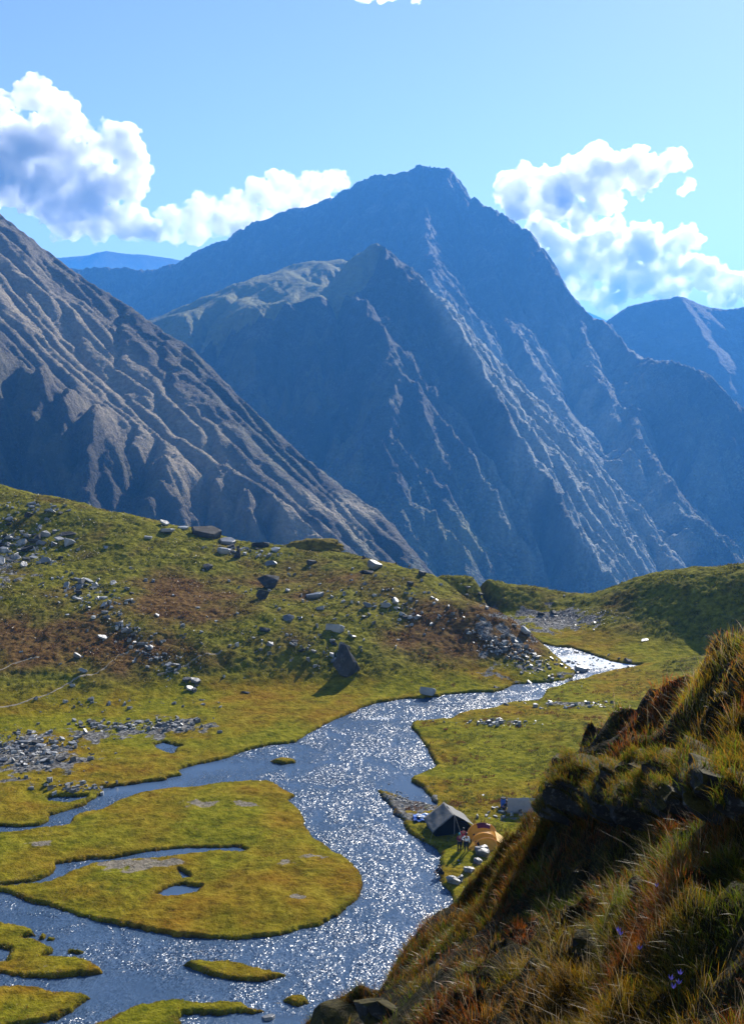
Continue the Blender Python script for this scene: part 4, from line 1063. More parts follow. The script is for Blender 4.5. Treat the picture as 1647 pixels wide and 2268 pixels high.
# maroon cap over the rear arch, dark vent windows, door flap
th = np.linspace(R(55), R(112), 9); cv_ = []
for y in (2.2, 2.45, 2.7, 3.0):
    h = np.interp(y, [s_[0] for s_ in secs], [s_[2] for s_ in secs]) + .05; w = np.interp(y, [s_[0] for s_ in secs], [s_[1] for s_ in secs]) + .04
    cv_.append(np.stack([np.cos(th) * w, 0 * th + y, np.sin(th) ** .8 * h], -1))
mesh_np('cap', np.concatenate(cv_), grid_faces(4, 9), MAR, e)
for y0_, a0, a1 in ((1.5, 28, 40), (1.55, 138, 150), (-.95, 135, 152), (.1, 150, 160)):
    th = np.linspace(R(a0), R(a1), 5); c_ = []
    for y in (y0_, y0_ + .16, y0_ + .32):
        h = np.interp(y, [s_[0] for s_ in secs], [s_[2] for s_ in secs]) + .04; w = np.interp(y, [s_[0] for s_ in secs], [s_[1] for s_ in secs]) + .04
        c_.append(np.stack([np.cos(th) * w, 0 * th + y, np.sin(th) ** .8 * h], -1))
    mesh_np('vent', np.concatenate(c_), grid_faces(3, 5), BLK, e)
mesh_np('door_flap', [(-1.35, -.9, .5), (-1.45, .2, .55), (-2.2, -.6, .02), (-1.6, -1.3, .02)], [(0, 1, 2, 3)], YEL, e, smooth=False)
mesh_np('side_sheet', [(1.3, -.3, .7), (1.5, 2.3, .8), (2.6, 2.2, .02), (2.3, -.3, .02)], [(0, 1, 2, 3)], YELP, e, smooth=False)
# second yellow tent up the meadow, half behind the crag
pf = hit(1212, 1764)
e2, *_ = tunnel('dome_tent', 'small yellow dome tent half hidden behind the dark crag', pf, R(70), [(-1.6, .5, .03), (-1.2, .9, .5), (0, 1.25, 1.25), (.9, 1.1, .9), (1.5, .6, .03)], [-.7, 0, .7])
mesh_np('door_flap', [(-.9, -.9, .5), (-1.1, 0, .5), (-1.9, .1, .02), (-1.5, -1.2, .02)], [(0, 1, 2, 3)], YEL, e2, smooth=False)

# blue barrel with its lid, rings and handle
BLUE = simple_mat('blue plastic', (.015, .10, .42), .35, .1, 4, .5)
pb = hit(*z8(1190, 258)); e = empty('barrel', pb, 0, 'blue plastic barrel with a lid standing on flat stones', 'barrel')
bm = bmesh.new(); prof = [(.0, 0), (.25, 0), (.29, .05), (.30, .25), (.29, .28), (.31, .32), (.31, .62), (.29, .66), (.30, .70), (.29, .88), (.25, .95), (0, .95)]
N = 20; rings_ = [[bm.verts.new((r * math.cos(2 * math.pi * k / N), r * math.sin(2 * math.pi * k / N), z)) for k in range(N)] for r, z in prof[1:-1]]
for a, b_ in zip(rings_[:-1], rings_[1:]):
    for k in range(N): bm.faces.new((a[k], a[(k + 1) % N], b_[(k + 1) % N], b_[k]))
bm.faces.new(rings_[-1]); bm.faces.new(rings_[0][::-1]); bm_obj('barrel_body', bm, BLUE, e, True)
bm = bmesh.new(); bmesh.ops.create_cone(bm, cap_ends=True, segments=20, radius1=.30, radius2=.27, depth=.10, matrix=Matrix.Translation((0, 0, .99))); bm_obj('lid', bm, BLK, e)
bm = bmesh.new()
for sg in (-1, 1):
    bm = bmesh.new(); tube(bm, (sg * .30, 0, .72), (sg * .37, 0, .70), .015); tube(bm, (sg * .37, 0, .71), (sg * .37, 0, .57), .015); tube(bm, (sg * .37, 0, .58), (sg * .30, 0, .56), .015); bm_obj('handle', bm, BLK, e)
# grey canvas windbreak
pw_ = hit(*z8(1350, 350)) + Vector((.85, 0, 0)); e = empty('windbreak', pw_, R(-4), 'upright grey canvas windbreak beside the crouching person', 'windbreak')
V_, F_ = sheet([(-1.7, 0, 0), (1.7, .3, 0), (1.7, .3, 1.65), (-1.7, 0, 1.75)], 12, 8, .03, 9)
mesh_np('screen', V_ + np.array([0, 0, .02]), F_, simple_mat('grey canvas', (.30, .31, .34), .8, .1, 2), e).modifiers.new('thick', 'SOLIDIFY').thickness = .02
for x_ in (-1.7, 0, 1.7):
    bm = bmesh.new(); tube(bm, (x_, .05 + .09 * (x_ + 1.7), -.2), (x_, .05 + .09 * (x_ + 1.7), 1.82), .025); bm_obj('pole', bm, POLE, e)
# pile of blue and white washing-up gear at the gravel bar
pg = hit(*z8(150, 410))
BW = [simple_mat('blue cloth', (.04, .14, .50), .7, .3, 6), simple_mat('white cloth', (.75, .78, .82), .7, .1, 6), simple_mat('pale blue enamel', (.35, .50, .75), .4, .1, 6)]
tarp = bmesh.new(); bmesh.ops.create_grid(tarp, x_segments=22, y_segments=16, size=1)
for v_ in tarp.verts: v_.co = Vector((v_.co.x * 1.15, v_.co.y * .95, .10 + .22 * mnoise.noise(v_.co * 2.6) + .05 * mnoise.noise(v_.co * 7)))
o = bm_obj('tarpaulin', tarp, BW[0], smooth=True); o.location = pg; m = o.modifiers.new('t', 'SOLIDIFY'); m.thickness = .02; tag(o, 'crumpled blue tarpaulin under the kitchen gear beside the big tent', 'tarpaulin')
for i, (dx_, dy_, kind) in enumerate([(-.5, .3, 'bag'), (.1, .5, 'bag'), (.5, .0, 'pot'), (-.2, -.2, 'bag'), (.25, -.45, 'pot'), (-.65, -.35, 'pot')]):
    q = pg + Vector((dx_, dy_, .14))
    if kind == 'bag':
        bm = bmesh.new(); bmesh.ops.create_icosphere(bm, subdivisions=3, radius=.3)
        for v_ in bm.verts: v_.co = Vector((v_.co.x * 1.1, v_.co.y * .8, v_.co.z * .6 + .05)) * (1 + .25 * mnoise.noise(v_.co * 5 + Vector((i, 0, 0))))
        o = bm_obj('bag', bm, BW[1] if i != 1 else BW[2], smooth=True); o.location = q
        tag(o, ['white bulging cloth bag at the far left of the blue tarpaulin', 'pale blue cloth bag at the far right of the blue tarpaulin', '', 'white bulging cloth bag at the near side of the blue tarpaulin'][i], 'bag')
    else:
        e = empty('cooking_pot', q, i, {2: 'dark cooking pot with lid at the right of the blue tarpaulin', 4: 'dark cooking pot with lid at the near right corner of the tarpaulin', 5: 'dark cooking pot with lid at the near left corner of the tarpaulin'}[i], 'pot', 'cooking pots on the tarpaulin')
        bm = bmesh.new(); bmesh.ops.create_cone(bm, cap_ends=True, segments=16, radius1=.15, radius2=.17, depth=.24, matrix=Matrix.Translation((0, 0, .12))); bm_obj('pot_body', bm, BLK, e)
        bm = bmesh.new(); bmesh.ops.create_cone(bm, cap_ends=True, segments=16, radius1=.18, radius2=.04, depth=.05, matrix=Matrix.Translation((0, 0, .265))); bm_obj('lid', bm, POLE, e)
        bm = bmesh.new(); tube(bm, (.16, 0, .2), (.24, 0, .2), .012); bm_obj('handle', bm, POLE, e); bm = bmesh.new(); tube(bm, (-.16, 0, .2), (-.24, 0, .2), .012); bm_obj('handle', bm, POLE, e)
# flat stones round the barrel and on the path
for (x, y, w, lab) in [(1085, 385, 100, 'large flat pale stone on the camp path'), (1060, 270, 80, 'flat pale stone left of the blue barrel'), (1100, 262, 60, 'flat pale stone under the left side of the blue barrel'), (1215, 275, 70, 'flat grey stone right of the blue barrel'),
                       (925, 105, 85, 'flat pale stone alone in the meadow above the camp'), (1010, 408, 45, 'small pale stone left of the large flat stone'), (135, 690, 55, 'small dark stone at the water edge below the big tent'), (600, 970, 60, 'small flat stone in the grass above the seated person'), (612, 1010, 40, 'small pale stone nearest the seated person')]:
    rock(*z8(x, y), w * .1681 * 1.1, 'slab' if 'dark' not in lab else 'boulder', PALE if 'pale' in lab else (DARK if 'dark' in lab else GREY), lab, hs=1.2 if 'dark' not in lab else .8)
BANKR = rock_mat('bank boulder', (.05, .05, .05), (.15, .15, .148), 1.2, .2)
BANKP = rock_mat('pale bank boulder', (.09, .09, .088), (.23, .23, .225), 1.2, .2)
# boulders at the foot of the near slope
for (x, y, w, hs_, lab, mt) in [(905, 850, 235, .9, 'big grey boulder in front of the yellow arched tent', GREY), (915, 855, 75, .9, 'small white boulder in front of the big grey boulder', PALE), (730, 1060, 200, .5, 'pale rounded boulder below the yellow tent at the slope foot', PALE), (860, 960, 140, .7, 'grey boulder between the big grey boulder and the pale boulder', GREY),
                                (530, 1215, 210, .75, 'pale boulder on the river bank behind the seated person', PALE), (620, 1180, 130, .8, 'grey boulder against the slope right of the pale bank boulder', GREY)]:
    me = rock_mesh(int(x + y), 1, .9, .8, 44, .12); me.materials.append(BANKR if mt is GREY else BANKP)
    p = hit(*z8(x, y + 40)); s = w * .1681 * px_m(p)
    for pl in me.polygons: pl.use_smooth = False
    o = bpy.data.objects.new('boulder', me); COL.objects.link(o); o.scale = (s, s * .9, s * hs_); o.location = p + Vector((0, 0, .25 * s * hs_)); o.rotation_euler = (R(8), R(10), x); tag(o, lab, 'boulder', None, 'thing')

# ------------------------------------------------------------------ people
def skin_obj(name, pts, edges, mat, parent, root=0, sub=2):
    me = bpy.data.meshes.new(name); me.from_pydata([p[:3] for p in pts], edges, []); 
    o = bpy.data.objects.new(name, me); COL.objects.link(o); o.parent = parent
    m = o.modifiers.new('skin', 'SKIN'); m.use_smooth_shade = True
    for i, p in enumerate(pts):
        sv = me.skin_vertices[0].data[i]; sv.radius = (p[3], p[4] if len(p) > 4 else p[3]); sv.use_root = i == root
    m2 = o.modifiers.new('sub', 'SUBSURF'); m2.levels = sub; m2.render_levels = sub
    me.materials.append(mat)
    return o
SKIN = simple_mat('skin', (.30, .15, .09), .6, .1, 8)
def person(label, loc, rz, top, legs, hair, J, hat=None, ht=1.0):
    """J: joints in metres, facing -Y; arms and legs as (left, right)"""
    e = empty('person', loc, rz, label, 'person')
    pel, chest, neck, head = J['pel'], J['chest'], J['neck'], J['head']
    P_ = [(*pel, .14, .10), (*chest, .155, .10), (*neck, .055), (*[a + (b - a) * .45 for a, b in zip(neck, head)], .07, .085), (*head, .085, .10)]
    E_ = [(0, 1), (1, 2), (2, 3), (3, 4)]
    top_p = [(*pel, .155, .115), (*chest, .175, .12), (*neck, .07)]; top_e = [(0, 1), (1, 2)]
    leg_p = [(*pel, .155, .12)]; leg_e = []
    # nose
    hx, hy, hz = head; P_.append((hx, hy - .105, hz - .03, .018)); E_.append((4, len(P_) - 1))
    for sd in (0, 1):
        sh, el, wr = J['arm'][sd]; i = len(P_)
        P_ += [(*sh, .052), (*el, .040), (*wr, .026)]; E_ += [(1, i), (i, i + 1), (i + 1, i + 2)]
        d = (Vector(wr) - Vector(el)).normalized(); pal = Vector(wr) + d * .07; side = d.cross(Vector((0, 1, 0.01))).normalized()
        P_.append((*pal, .032, .018)); E_.append((i + 2, i + 3))
        for k, (o_, L_) in enumerate(((-.03, .065), (-.01, .08), (.01, .075), (.03, .06))):
            a = pal + side * o_ + d * .03; b_ = a + d * L_ + Vector((0, -.015, 0)); j = len(P_)
            P_ += [(*a, .009), (*b_, .008)]; E_ += [(i + 3, j), (j, j + 1)]
        a = Vector(wr) + side * .04 + d * .04; j = len(P_); P_ += [(*a, .01), (*(a + side * .02 + d * .04), .009)]; E_ += [(i + 3, j), (j, j + 1)]
        t0 = len(top_p); top_p += [(*sh, .068), (*el, .055), (*(Vector(wr) - d * .03), .042)]; top_e += [(1, t0), (t0, t0 + 1), (t0 + 1, t0 + 2)]
        hp_, kn, an = J['leg'][sd]; i = len(P_)
        toe = (an[0], an[1] - .17, max(an[2] - .05, .03))
        P_ += [(*hp_, .085), (*kn, .058), (*an, .040), (*toe, .035)]; E_ += [(0, i), (i, i + 1), (i + 1, i + 2), (i + 2, i + 3)]
        l0 = len(leg_p); leg_p += [(*hp_, .105), (*kn, .075), (*(Vector(an) + (Vector(kn) - Vector(an)) * .08), .060)]; leg_e += [(0, l0), (l0, l0 + 1), (l0 + 1, l0 + 2)]
        bm = bmesh.new(); bmesh.ops.create_icosphere(bm, subdivisions=2, radius=1, matrix=Matrix.Translation(((an[0] + toe[0]) / 2, (an[1] + toe[1]) / 2 + .01, toe[2] + .01)) @ Matrix.Diagonal((.055, .14, .05, 1))); bm_obj('shoe', bm, BLK, e, True)
    skin_obj('body', P_, E_, SKIN, e)
    skin_obj('jacket', top_p, top_e, top, e); skin_obj('trousers', leg_p, leg_e, legs, e)
    bm = bmesh.new(); bmesh.ops.create_icosphere(bm, subdivisions=3, radius=.118, matrix=Matrix.Translation((hx, hy + .02, hz + .03)) @ Matrix.Diagonal((.95, 1.08, 1.0, 1)))
    for v_ in [v_ for v_ in bm.verts if v_.co.y < hy - .06 and v_.co.z < hz + .045]: bm.verts.remove(v_)
    bm_obj('hair' if hat is None else 'hat', bm, hair if hat is None else hat, e, True)
    for ex in (-.035, .035):
        bm = bmesh.new(); bmesh.ops.create_icosphere(bm, subdivisions=1, radius=.011, matrix=Matrix.Translation((hx + ex, hy - .095, hz))); bm_obj('eye', bm, BLK, e)
    e.scale = (ht,) * 3
    return e
def stand(armL, armR): 
    return dict(pel=(0, 0, .95), chest=(0, 0, 1.30), neck=(0, .0, 1.47), head=(0, -.02, 1.64),
        arm=[((-.19, 0, 1.40), *armL), ((.19, 0, 1.40), *armR)], leg=[((-.09, 0, .90), (-.11, -.02, .48), (-.12, .02, .09)), ((.09, 0, .90), (.12, -.03, .48), (.14, .0, .09))])
HANG = lambda s: ((s * .25, .03, 1.12), (s * .26, -.04, .86))
HIP = lambda s: ((s * .42, .06, 1.18), (s * .22, -.08, 1.0))
FOLD = lambda s: ((s * .26, .0, 1.13), (s * .06, -.20, 1.16))
cRED = simple_mat('red jacket', (.30, .02, .05), .8, .2, 6); cWHT = simple_mat('white shirt', (.75, .75, .78), .8, .08, 6); cNVY = simple_mat('dark trousers', (.012, .014, .022), .9, .2, 6)
cPRP = simple_mat('dark red jacket', (.14, .02, .06), .8, .2, 6); cDRK = simple_mat('dark jacket', (.02, .024, .026), .9, .2, 6); cHAIR = simple_mat('black hair', (.01, .009, .008), .5); cTEAL = simple_mat('teal hat', (.02, .22, .26), .8, .1, 9); cOLV = simple_mat('olive jacket', (.10, .09, .04), .9, .2, 6)
def foot(x, y): 
    p = hit(*z8(x, y)); return p
person('standing person in a white shirt and dark trousers with an arm bent', foot(705, 848), R(165), cWHT, cNVY, cHAIR, stand(HANG(-1), HIP(1)), None, 1.1)
person('standing person with teal hat and dark red jacket nearest the river', foot(612, 842), R(200), cPRP, cNVY, cHAIR, stand(FOLD(-1), FOLD(1)), cTEAL, 1.06)
person('standing person in a bright red jacket behind the one in white', foot(662, 778), R(185), cRED, cNVY, cHAIR, stand(HANG(-1), HANG(1)), None, 1.1)
SIT = dict(pel=(0, .0, .20), chest=(0, -.16, .50), neck=(0, -.24, .64), head=(0, -.32, .78), arm=[((-.19, -.18, .56), (-.28, -.38, .36), (-.12, -.58, .34)), ((.19, -.18, .56), (.28, -.38, .36), (.12, -.58, .34))],
    leg=[((-.10, -.03, .20), (-.17, -.42, .48), (-.14, -.40, .08)), ((.10, -.03, .20), (.17, -.42, .48), (.14, -.40, .08))])
person('hunched person in dark clothes sitting on the river bank below the camp', foot(385, 1150), R(-65), cDRK, cNVY, cHAIR, SIT, None, 1.15)
person('crouching person in olive jacket between the blue barrel and the windbreak', foot(1272, 285), R(-80), cOLV, cNVY, cHAIR, SIT, None, 1.15)

# ================================================================== CRAG, GRASS AND FLOWERS OF THE NEAR SLOPE
CRAG = rock_mat('crag rock', (.010, .010, .011), (.042, .042, .042), 1.6, .22, True)
def crag_block(bm, c, dims, rot, seed):
    b2 = bmesh.new(); bmesh.ops.create_cube(b2, size=1)
    bmesh.ops.subdivide_edges(b2, edges=b2.edges, cuts=13, use_grid_fill=True)
    M = Matrix.Translation(c) @ Euler(rot).to_matrix().to_4x4()
    for v_ in b2.verts:
        q = v_.co.copy(); r_ = max(abs(q.x), abs(q.y), abs(q.z)) * 2
        q = q * (1 - .28 * (q.length - .5)); q += mnoise.noise_vector(q * 2.1 + Vector((seed, 3, 0))) * .11
        w_ = Vector((q.x * dims[0], q.y * dims[1], q.z * dims[2]))
        st = mnoise.cell(Vector((seed, 0, w_.z * 9 + .5 * mnoise.noise(w_)))) 
        n_ = mnoise.fractal(w_ * 1.6 + Vector((seed, 0, 0)), .9, 2.1, 5)
        k_ = 1 + .08 * n_ + .09 * (st - .5)
        v_.co = M @ Vector((w_.x * k_, w_.y * k_, w_.z * (1 + .06 * n_)))
    me = bpy.data.meshes.new('t'); b2.to_mesh(me); b2.free(); bm.from_mesh(me); bpy.data.meshes.remove(me)
bm = bmesh.new()
rc = random.Random(31)
spots_ = [(1292, 1722), (1275, 1768), (1330, 1728), (1316, 1775), (1395, 1735), (1380, 1785), (1460, 1730), (1455, 1785), (1530, 1728), (1530, 1785), (1600, 1722), (1610, 1780), (1680, 1715), (1690, 1775), (1280, 1788), (1350, 1757), (1490, 1760), (1635, 1750), (1285, 1750)]
for i, (u, v) in enumerate(spots_):
    v += 14; q_ = shit(u, v)
    if q_ is None: continue
    s_ = q_.y / F
    w_, h_ = rc.uniform(150, 230), rc.uniform(64, 88)
    crag_block(bm, q_ + Vector((.08, .42, -.12)), (s_ * w_, .95, s_ * h_), (R(rc.uniform(-14, 2)), R(16 + rc.uniform(-7, 7)), R(-14 + rc.uniform(-12, 12))), i * 7.3)
o = bm_obj('rock_outcrop', bm, CRAG); OUTCROP = o; tag(o, 'dark shaded rock outcrop with slanting strata on the near slope', 'crag', None, 'thing')
for (u, v, w, hs_, lab) in [(752, 2275, 210, .6, 'grey bedrock boulder at the bottom edge where the near slope meets the river'), (850, 2240, 170, .6, 'grey lumpy boulder under the grassy lip of the near slope'), (1420, 1975, 60, .8, 'dark grey stone alone in the shaded grass of the near slope'), (1300, 2105, 90, .5, 'flat grey stone among the grass tufts at lower right'), (1255, 1618, 0, 0, '')]:
    if not w: continue
    p = shit(u, v)
    if p is None: continue
    me = rock_mesh(int(u), 1, .9, .8, 60, .14); me.materials.append(CRAG); s = w * px_m(p)
    o = bpy.data.objects.new('boulder', me); COL.objects.link(o); o.scale = (s, s, s * hs_); o.location = p - Vector((0, 0, .1 * s)); o.rotation_euler = (R(15), R(30), u); tag(o, lab, 'boulder', None, 'thing')

# grass blades
t = NT('grass blades')
cA = t.attr('tint', 'Color')
pb_ = t.n('ShaderNodeBsdfPrincipled'); t.put(pb_.inputs['Base Color'], cA); pb_.inputs['Roughness'].default_value = .38; pb_.inputs['Specular IOR Level'].default_value = .45
tl = t.n('ShaderNodeBsdfTranslucent'); t.put(tl.inputs[0], cA)
mx = t.n('ShaderNodeMixShader'); mx.inputs[0].default_value = .55
t.t.links.new(pb_.outputs[0], mx.inputs[1]); t.t.links.new(tl.outputs[0], mx.inputs[2]); t.t.links.new(mx.outputs[0], t.out.inputs[0])
GRASS = t.m
def blades(roots, L, W, lean, tint, name, label, seed, curl=.55):
    """roots (n,3), L, W (n), lean (n,2) horizontal lean direction * amount, tint (n,2,3) root and tip colours"""
    rnd = np.random.RandomState(seed); n = len(roots)
    a = rnd.rand(n) * 2 * np.pi
    side = np.stack([np.cos(a), np.sin(a), 0 * a], -1)
    K = [0, .35, .7, 1.0]; V_ = []; C_ = []
    ln = np.concatenate([lean, np.zeros((n, 1))], 1)
    for k in K:
        h = k * (1 - .35 * k * np.linalg.norm(lean, axis=1)[:, None] ** 1)
        c = roots + L[:, None] * (np.array([0, 0, 1.0]) * h + ln * (k ** 1.7)) 
        col = tint[:, 0] * (1 - k) + tint[:, 1] * k
        if k < 1:
            w = (W * (1 - .55 * k))[:, None] * side
            V_ += [c - w, c + w]; C_ += [col, col]
        else: V_.append(c); C_.append(col)
    V_ = np.stack(V_, 1); C_ = np.stack(C_, 1)
    f = np.array([(0, 1, 3), (0, 3, 2), (2, 3, 5), (2, 5, 4), (4, 5, 6)])
    F_ = (np.arange(n)[:, None, None] * 7 + f[None]).reshape(-1, 3)
    o = mesh_np(name, V_.reshape(-1, 3), F_, GRASS, attrs=dict(tint=C_.reshape(-1, 3)))
    return tag(o, label, kind='stuff')
def grass_on_slope(nt, nb, seed):
    rnd = np.random.RandomState(seed)
    Pv = np.stack([SX, SY, SZ], -1)
    e1 = Pv[:-1, 1:] - Pv[:-1, :-1]; e2_ = Pv[1:, :-1] - Pv[:-1, :-1]
    ar = np.linalg.norm(np.cross(e1, e2_), axis=-1) / (SY[:-1, :-1] ** 2)
    vx = Pv[:-1, :-1] - np.array([0, 0, CAMZ]); nn = np.cross(e1, e2_); cosv = -(nn * vx).sum(-1) / (np.linalg.norm(nn, axis=-1) * np.linalg.norm(vx, axis=-1))
    ar = ar * (.25 + np.clip(cosv, -.15, 1))
    uu_, vv2 = to_px(SX, SY, SZ); uu_ = uu_[:-1, :-1]; vv2 = vv2[:-1, :-1]; yy_ = SY[:-1, :-1]
    eu_ = np.interp(vv2, [1735, 1812, 1920, 2040, 2120, 2228, 2330, 2600], [1190, 1100, 1020, 930, 820, 640, 480, 240])
    inn = (uu_ > eu_) & (vv2 > 1330) & (uu_ < 1850) & (vv2 < 2450) & (yy_ < 27) & (yy_ > 2.6)
    out_ = (uu_ > 560) & (uu_ < 2600) & (vv2 > 1150) & (vv2 < 3300) & (yy_ < 27) & (yy_ > 2.6)
    ar = ar * np.where(inn, 1.0, np.where(out_, .30, 0.0))
    cu = np.cumsum(ar.ravel()); idx_ = np.searchsorted(cu, rnd.rand(nt) * cu[-1]); ii, jj = np.unravel_index(np.minimum(idx_, cu.size - 1), ar.shape)
    fi, fj = ii + rnd.rand(nt), jj + rnd.rand(nt)
    y = np.interp(fi, np.arange(sn_r), SYs); x = (-.42 + 1.37 * fj / (sn_c - 1)) * (y + 3)
    z = slope_h(x, y); u, v = to_px(x, y, z)
    eu = np.interp(v, [1735, 1812, 1920, 2040, 2120, 2228, 2330, 2600], [1190, 1100, 1020, 930, 820, 640, 480, 240])
    ok = (u > 560) & (u < 2500) & (v > 1200) & (v < 3300) & (u > eu) & (y < 27) & (y > 2.6) 
    crag = (u > 1215) & (v > 1705) & (v < 1790)
    ok &= ~(crag & (rnd.rand(nt) < .85))
    bare = fbm(x * .5, y * .5, 221, 3)
    ok &= (bare > -.45) | (v < 1650)
    p9 = fbm(x * 1.3, y * 1.3, 241, 2); ok &= (p9 > -.35 + .2 * rnd.randn(nt))
    # bare grey rock at the very bottom left of the slope
    ok &= ~((u < 900) & (v > 2185) & (rnd.rand(nt) < .85))
    x, y, z, u, v = x[ok], y[ok], z[ok], u[ok], v[ok]; n = len(x)
    patch = fbm(x * .45, y * .45, 231, 3); p2 = fbm(x * 1.3, y * 1.3, 241, 2)
    up = sstep(1680, 1560, v)
    big = np.clip(.8 + 1.1 * p2, .3, 1.7) * (1 + .25 * up)
    N = n * nb
    idx = np.repeat(np.arange(n), nb)
    rad = (.10 + .12 * rnd.rand(n))[idx] * np.sqrt(rnd.rand(N)); an = rnd.rand(N) * 2 * np.pi
    rx, ry_ = x[idx] + rad * np.cos(an), y[idx] + rad * np.sin(an)
    rz_ = slope_h(rx, ry_) - .02
    D = y[idx]
    L = (.13 + .15 * rnd.rand(N)) * big[idx] * (1 - .5 * rad / .25)
    longb = rnd.rand(N) < .03; L = np.where(longb, L * 2.0, L)
    W = np.maximum(.0018, .00021 * D) * (.8 + .5 * rnd.rand(N))
    lean = np.stack([np.cos(an) * .5 - .42 + .2 * rnd.randn(N), np.sin(an) * .5 - .12 + .2 * rnd.randn(N)], -1) * (.55 + .5 * rnd.rand(N))[:, None]
    G0, G1 = np.array([.04, .075, .004]), np.array([.24, .33, .012])
    A0, A1 = np.array([.10, .060, .006]), np.array([.62, .30, .02])
    R0, R1_ = np.array([.09, .030, .006]), np.array([.58, .15, .018])
    S1 = np.array([.60, .46, .28])
    m = np.clip(.5 + 1.2 * patch[idx] + .35 * rnd.randn(N) + .25 * up[idx], 0, 1)[:, None]
    rr = (np.clip(fbm(x * .7, y * .7, 251, 2) * 1.5 + .45 * up, 0, 1)[idx] > rnd.rand(N))[:, None]
    c0 = G0 * (1 - m) + A0 * m; c1 = G1 * (1 - m) + A1 * m
    c0 = np.where(rr, R0, c0); c1 = np.where(rr, R1_, c1)
    st = (rnd.rand(N) < .09)[:, None]; c1 = np.where(st | longb[:, None], S1 * (.7 + .5 * rnd.rand(N)[:, None]), c1); shade_tint = (.38 + .75 * sstep(1640, 1560, v) + .25 * np.clip(p2, -.6, 1))[idx][:, None]; c0 = c0 * shade_tint * .6; c1 = c1 * np.clip(shade_tint + .15, 0, 1)  # darker below the crest, brighter on it: shade and backlight put into the tint
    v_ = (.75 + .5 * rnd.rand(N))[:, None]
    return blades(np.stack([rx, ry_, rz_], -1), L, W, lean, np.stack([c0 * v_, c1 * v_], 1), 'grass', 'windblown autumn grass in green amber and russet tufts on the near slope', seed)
grass_on_slope(9000, 26, 3)
def outcrop_grass():
    me = OUTCROP.data; rnd = np.random.RandomState(77); R_ = []
    for p in me.polygons:
        if p.normal.z > .45 and rnd.rand() < .75: R_.append(p.center[:])
    R_ = np.array(R_)
    if not len(R_): return
    n_ = fbm(R_[:, 0] * 1.5, R_[:, 1] * 1.5, 291, 2); R_ = R_[n_ > -.28]
    nb = 7; N = len(R_) * nb; r_ = np.repeat(R_, nb, 0) + np.c_[rnd.randn(N, 2) * .04, np.full(N, -.02)]
    an = rnd.rand(N) * 6.28
    L = .09 + .15 * rnd.rand(N); W = .0034 + .001 * rnd.rand(N)
    lean = np.stack([np.cos(an) * .4 - .4, np.sin(an) * .4 - .35], -1)
    m = (rnd.rand(N) < .55)[:, None]
    c1 = np.where(m, [.40, .22, .02], [.20, .25, .015]) * (.5 + .5 * rnd.rand(N))[:, None]; c0 = np.where(m, [.06, .035, .006], [.03, .045, .005])
    blades(r_, L, W, lean, np.stack([c0 * np.ones((N, 1)), c1], 1), 'grass', 'short grass and moss growing on the ledges of the dark outcrop', 78)
outcrop_grass()

# shrubs and tussocks over the far meadow
def meadow_tufts():
    rnd = np.random.RandomState(9); n = 9000
    u = rnd.uniform(890, 1650, n); v = rnd.uniform(1475, 1860, n)
    x, y = at_z(u, v, .9)
    cl = fbm(x * .22, y * .22, 261, 3)
    ok = (land_sd(x, y) > .8) & (cl + .3 * rnd.randn(n) > .12) & (u > 900)
    x, y, cl = x[ok], y[ok], cl[ok]; z = gz(x, y); n = len(x); nb = 12; idx = np.repeat(np.arange(n), nb); N = n * nb
    an = rnd.rand(N) * 6.28; rad = .28 * np.sqrt(rnd.rand(N))
    r_ = np.stack([x[idx] + rad * np.cos(an), y[idx] + rad * np.sin(an), z[idx] - .02], -1)
    L = .10 + .18 * rnd.rand(N); W = .028 + .02 * rnd.rand(N)
    lean = np.stack([np.cos(an), np.sin(an)], -1) * .5
    red = (fbm(x * .35, y * .35, 271, 2) > .18)[idx][:, None]
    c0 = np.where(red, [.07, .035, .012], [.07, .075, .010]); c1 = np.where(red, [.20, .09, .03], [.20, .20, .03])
    vv_ = (.7 + .6 * rnd.rand(N))[:, None]
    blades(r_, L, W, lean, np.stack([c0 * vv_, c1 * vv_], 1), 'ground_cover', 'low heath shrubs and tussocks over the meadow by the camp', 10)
meadow_tufts()
def hill_tufts():
    rnd = np.random.RandomState(19); n = 30000
    y = rnd.uniform(140, 250, n); x = rnd.uniform(-.38, .40, n) * y
    cl = fbm(x * .16, y * .16, 281, 3)
    z = gz(x, y); hl = gsamp(GHILL, x, y); ru = gsamp(russet, x, y)
    ok = (hl > .4) & (cl + .35 * rnd.randn(n) > .35) & (z > .6)
    x, y, z, ru = x[ok], y[ok], z[ok], ru[ok]; n = len(x); nb = 8; idx = np.repeat(np.arange(n), nb); N = n * nb
    an = rnd.rand(N) * 6.28; rad = .45 * np.sqrt(rnd.rand(N))
    rx, ry_ = x[idx] + rad * np.cos(an), y[idx] + rad * np.sin(an)
    r_ = np.stack([rx, ry_, gz(rx, ry_) - .03], -1)
    L = .14 + .28 * rnd.rand(N); W = .06 + .05 * rnd.rand(N)
    lean = np.stack([np.cos(an), np.sin(an)], -1) * .6
    rd = ru[idx][:, None]
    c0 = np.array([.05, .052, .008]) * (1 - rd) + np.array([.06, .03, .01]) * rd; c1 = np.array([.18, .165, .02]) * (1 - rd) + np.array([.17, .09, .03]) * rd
    vv_ = (.7 + .6 * rnd.rand(N))[:, None]
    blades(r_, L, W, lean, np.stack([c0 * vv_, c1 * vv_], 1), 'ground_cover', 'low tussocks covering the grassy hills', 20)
hill_tufts()

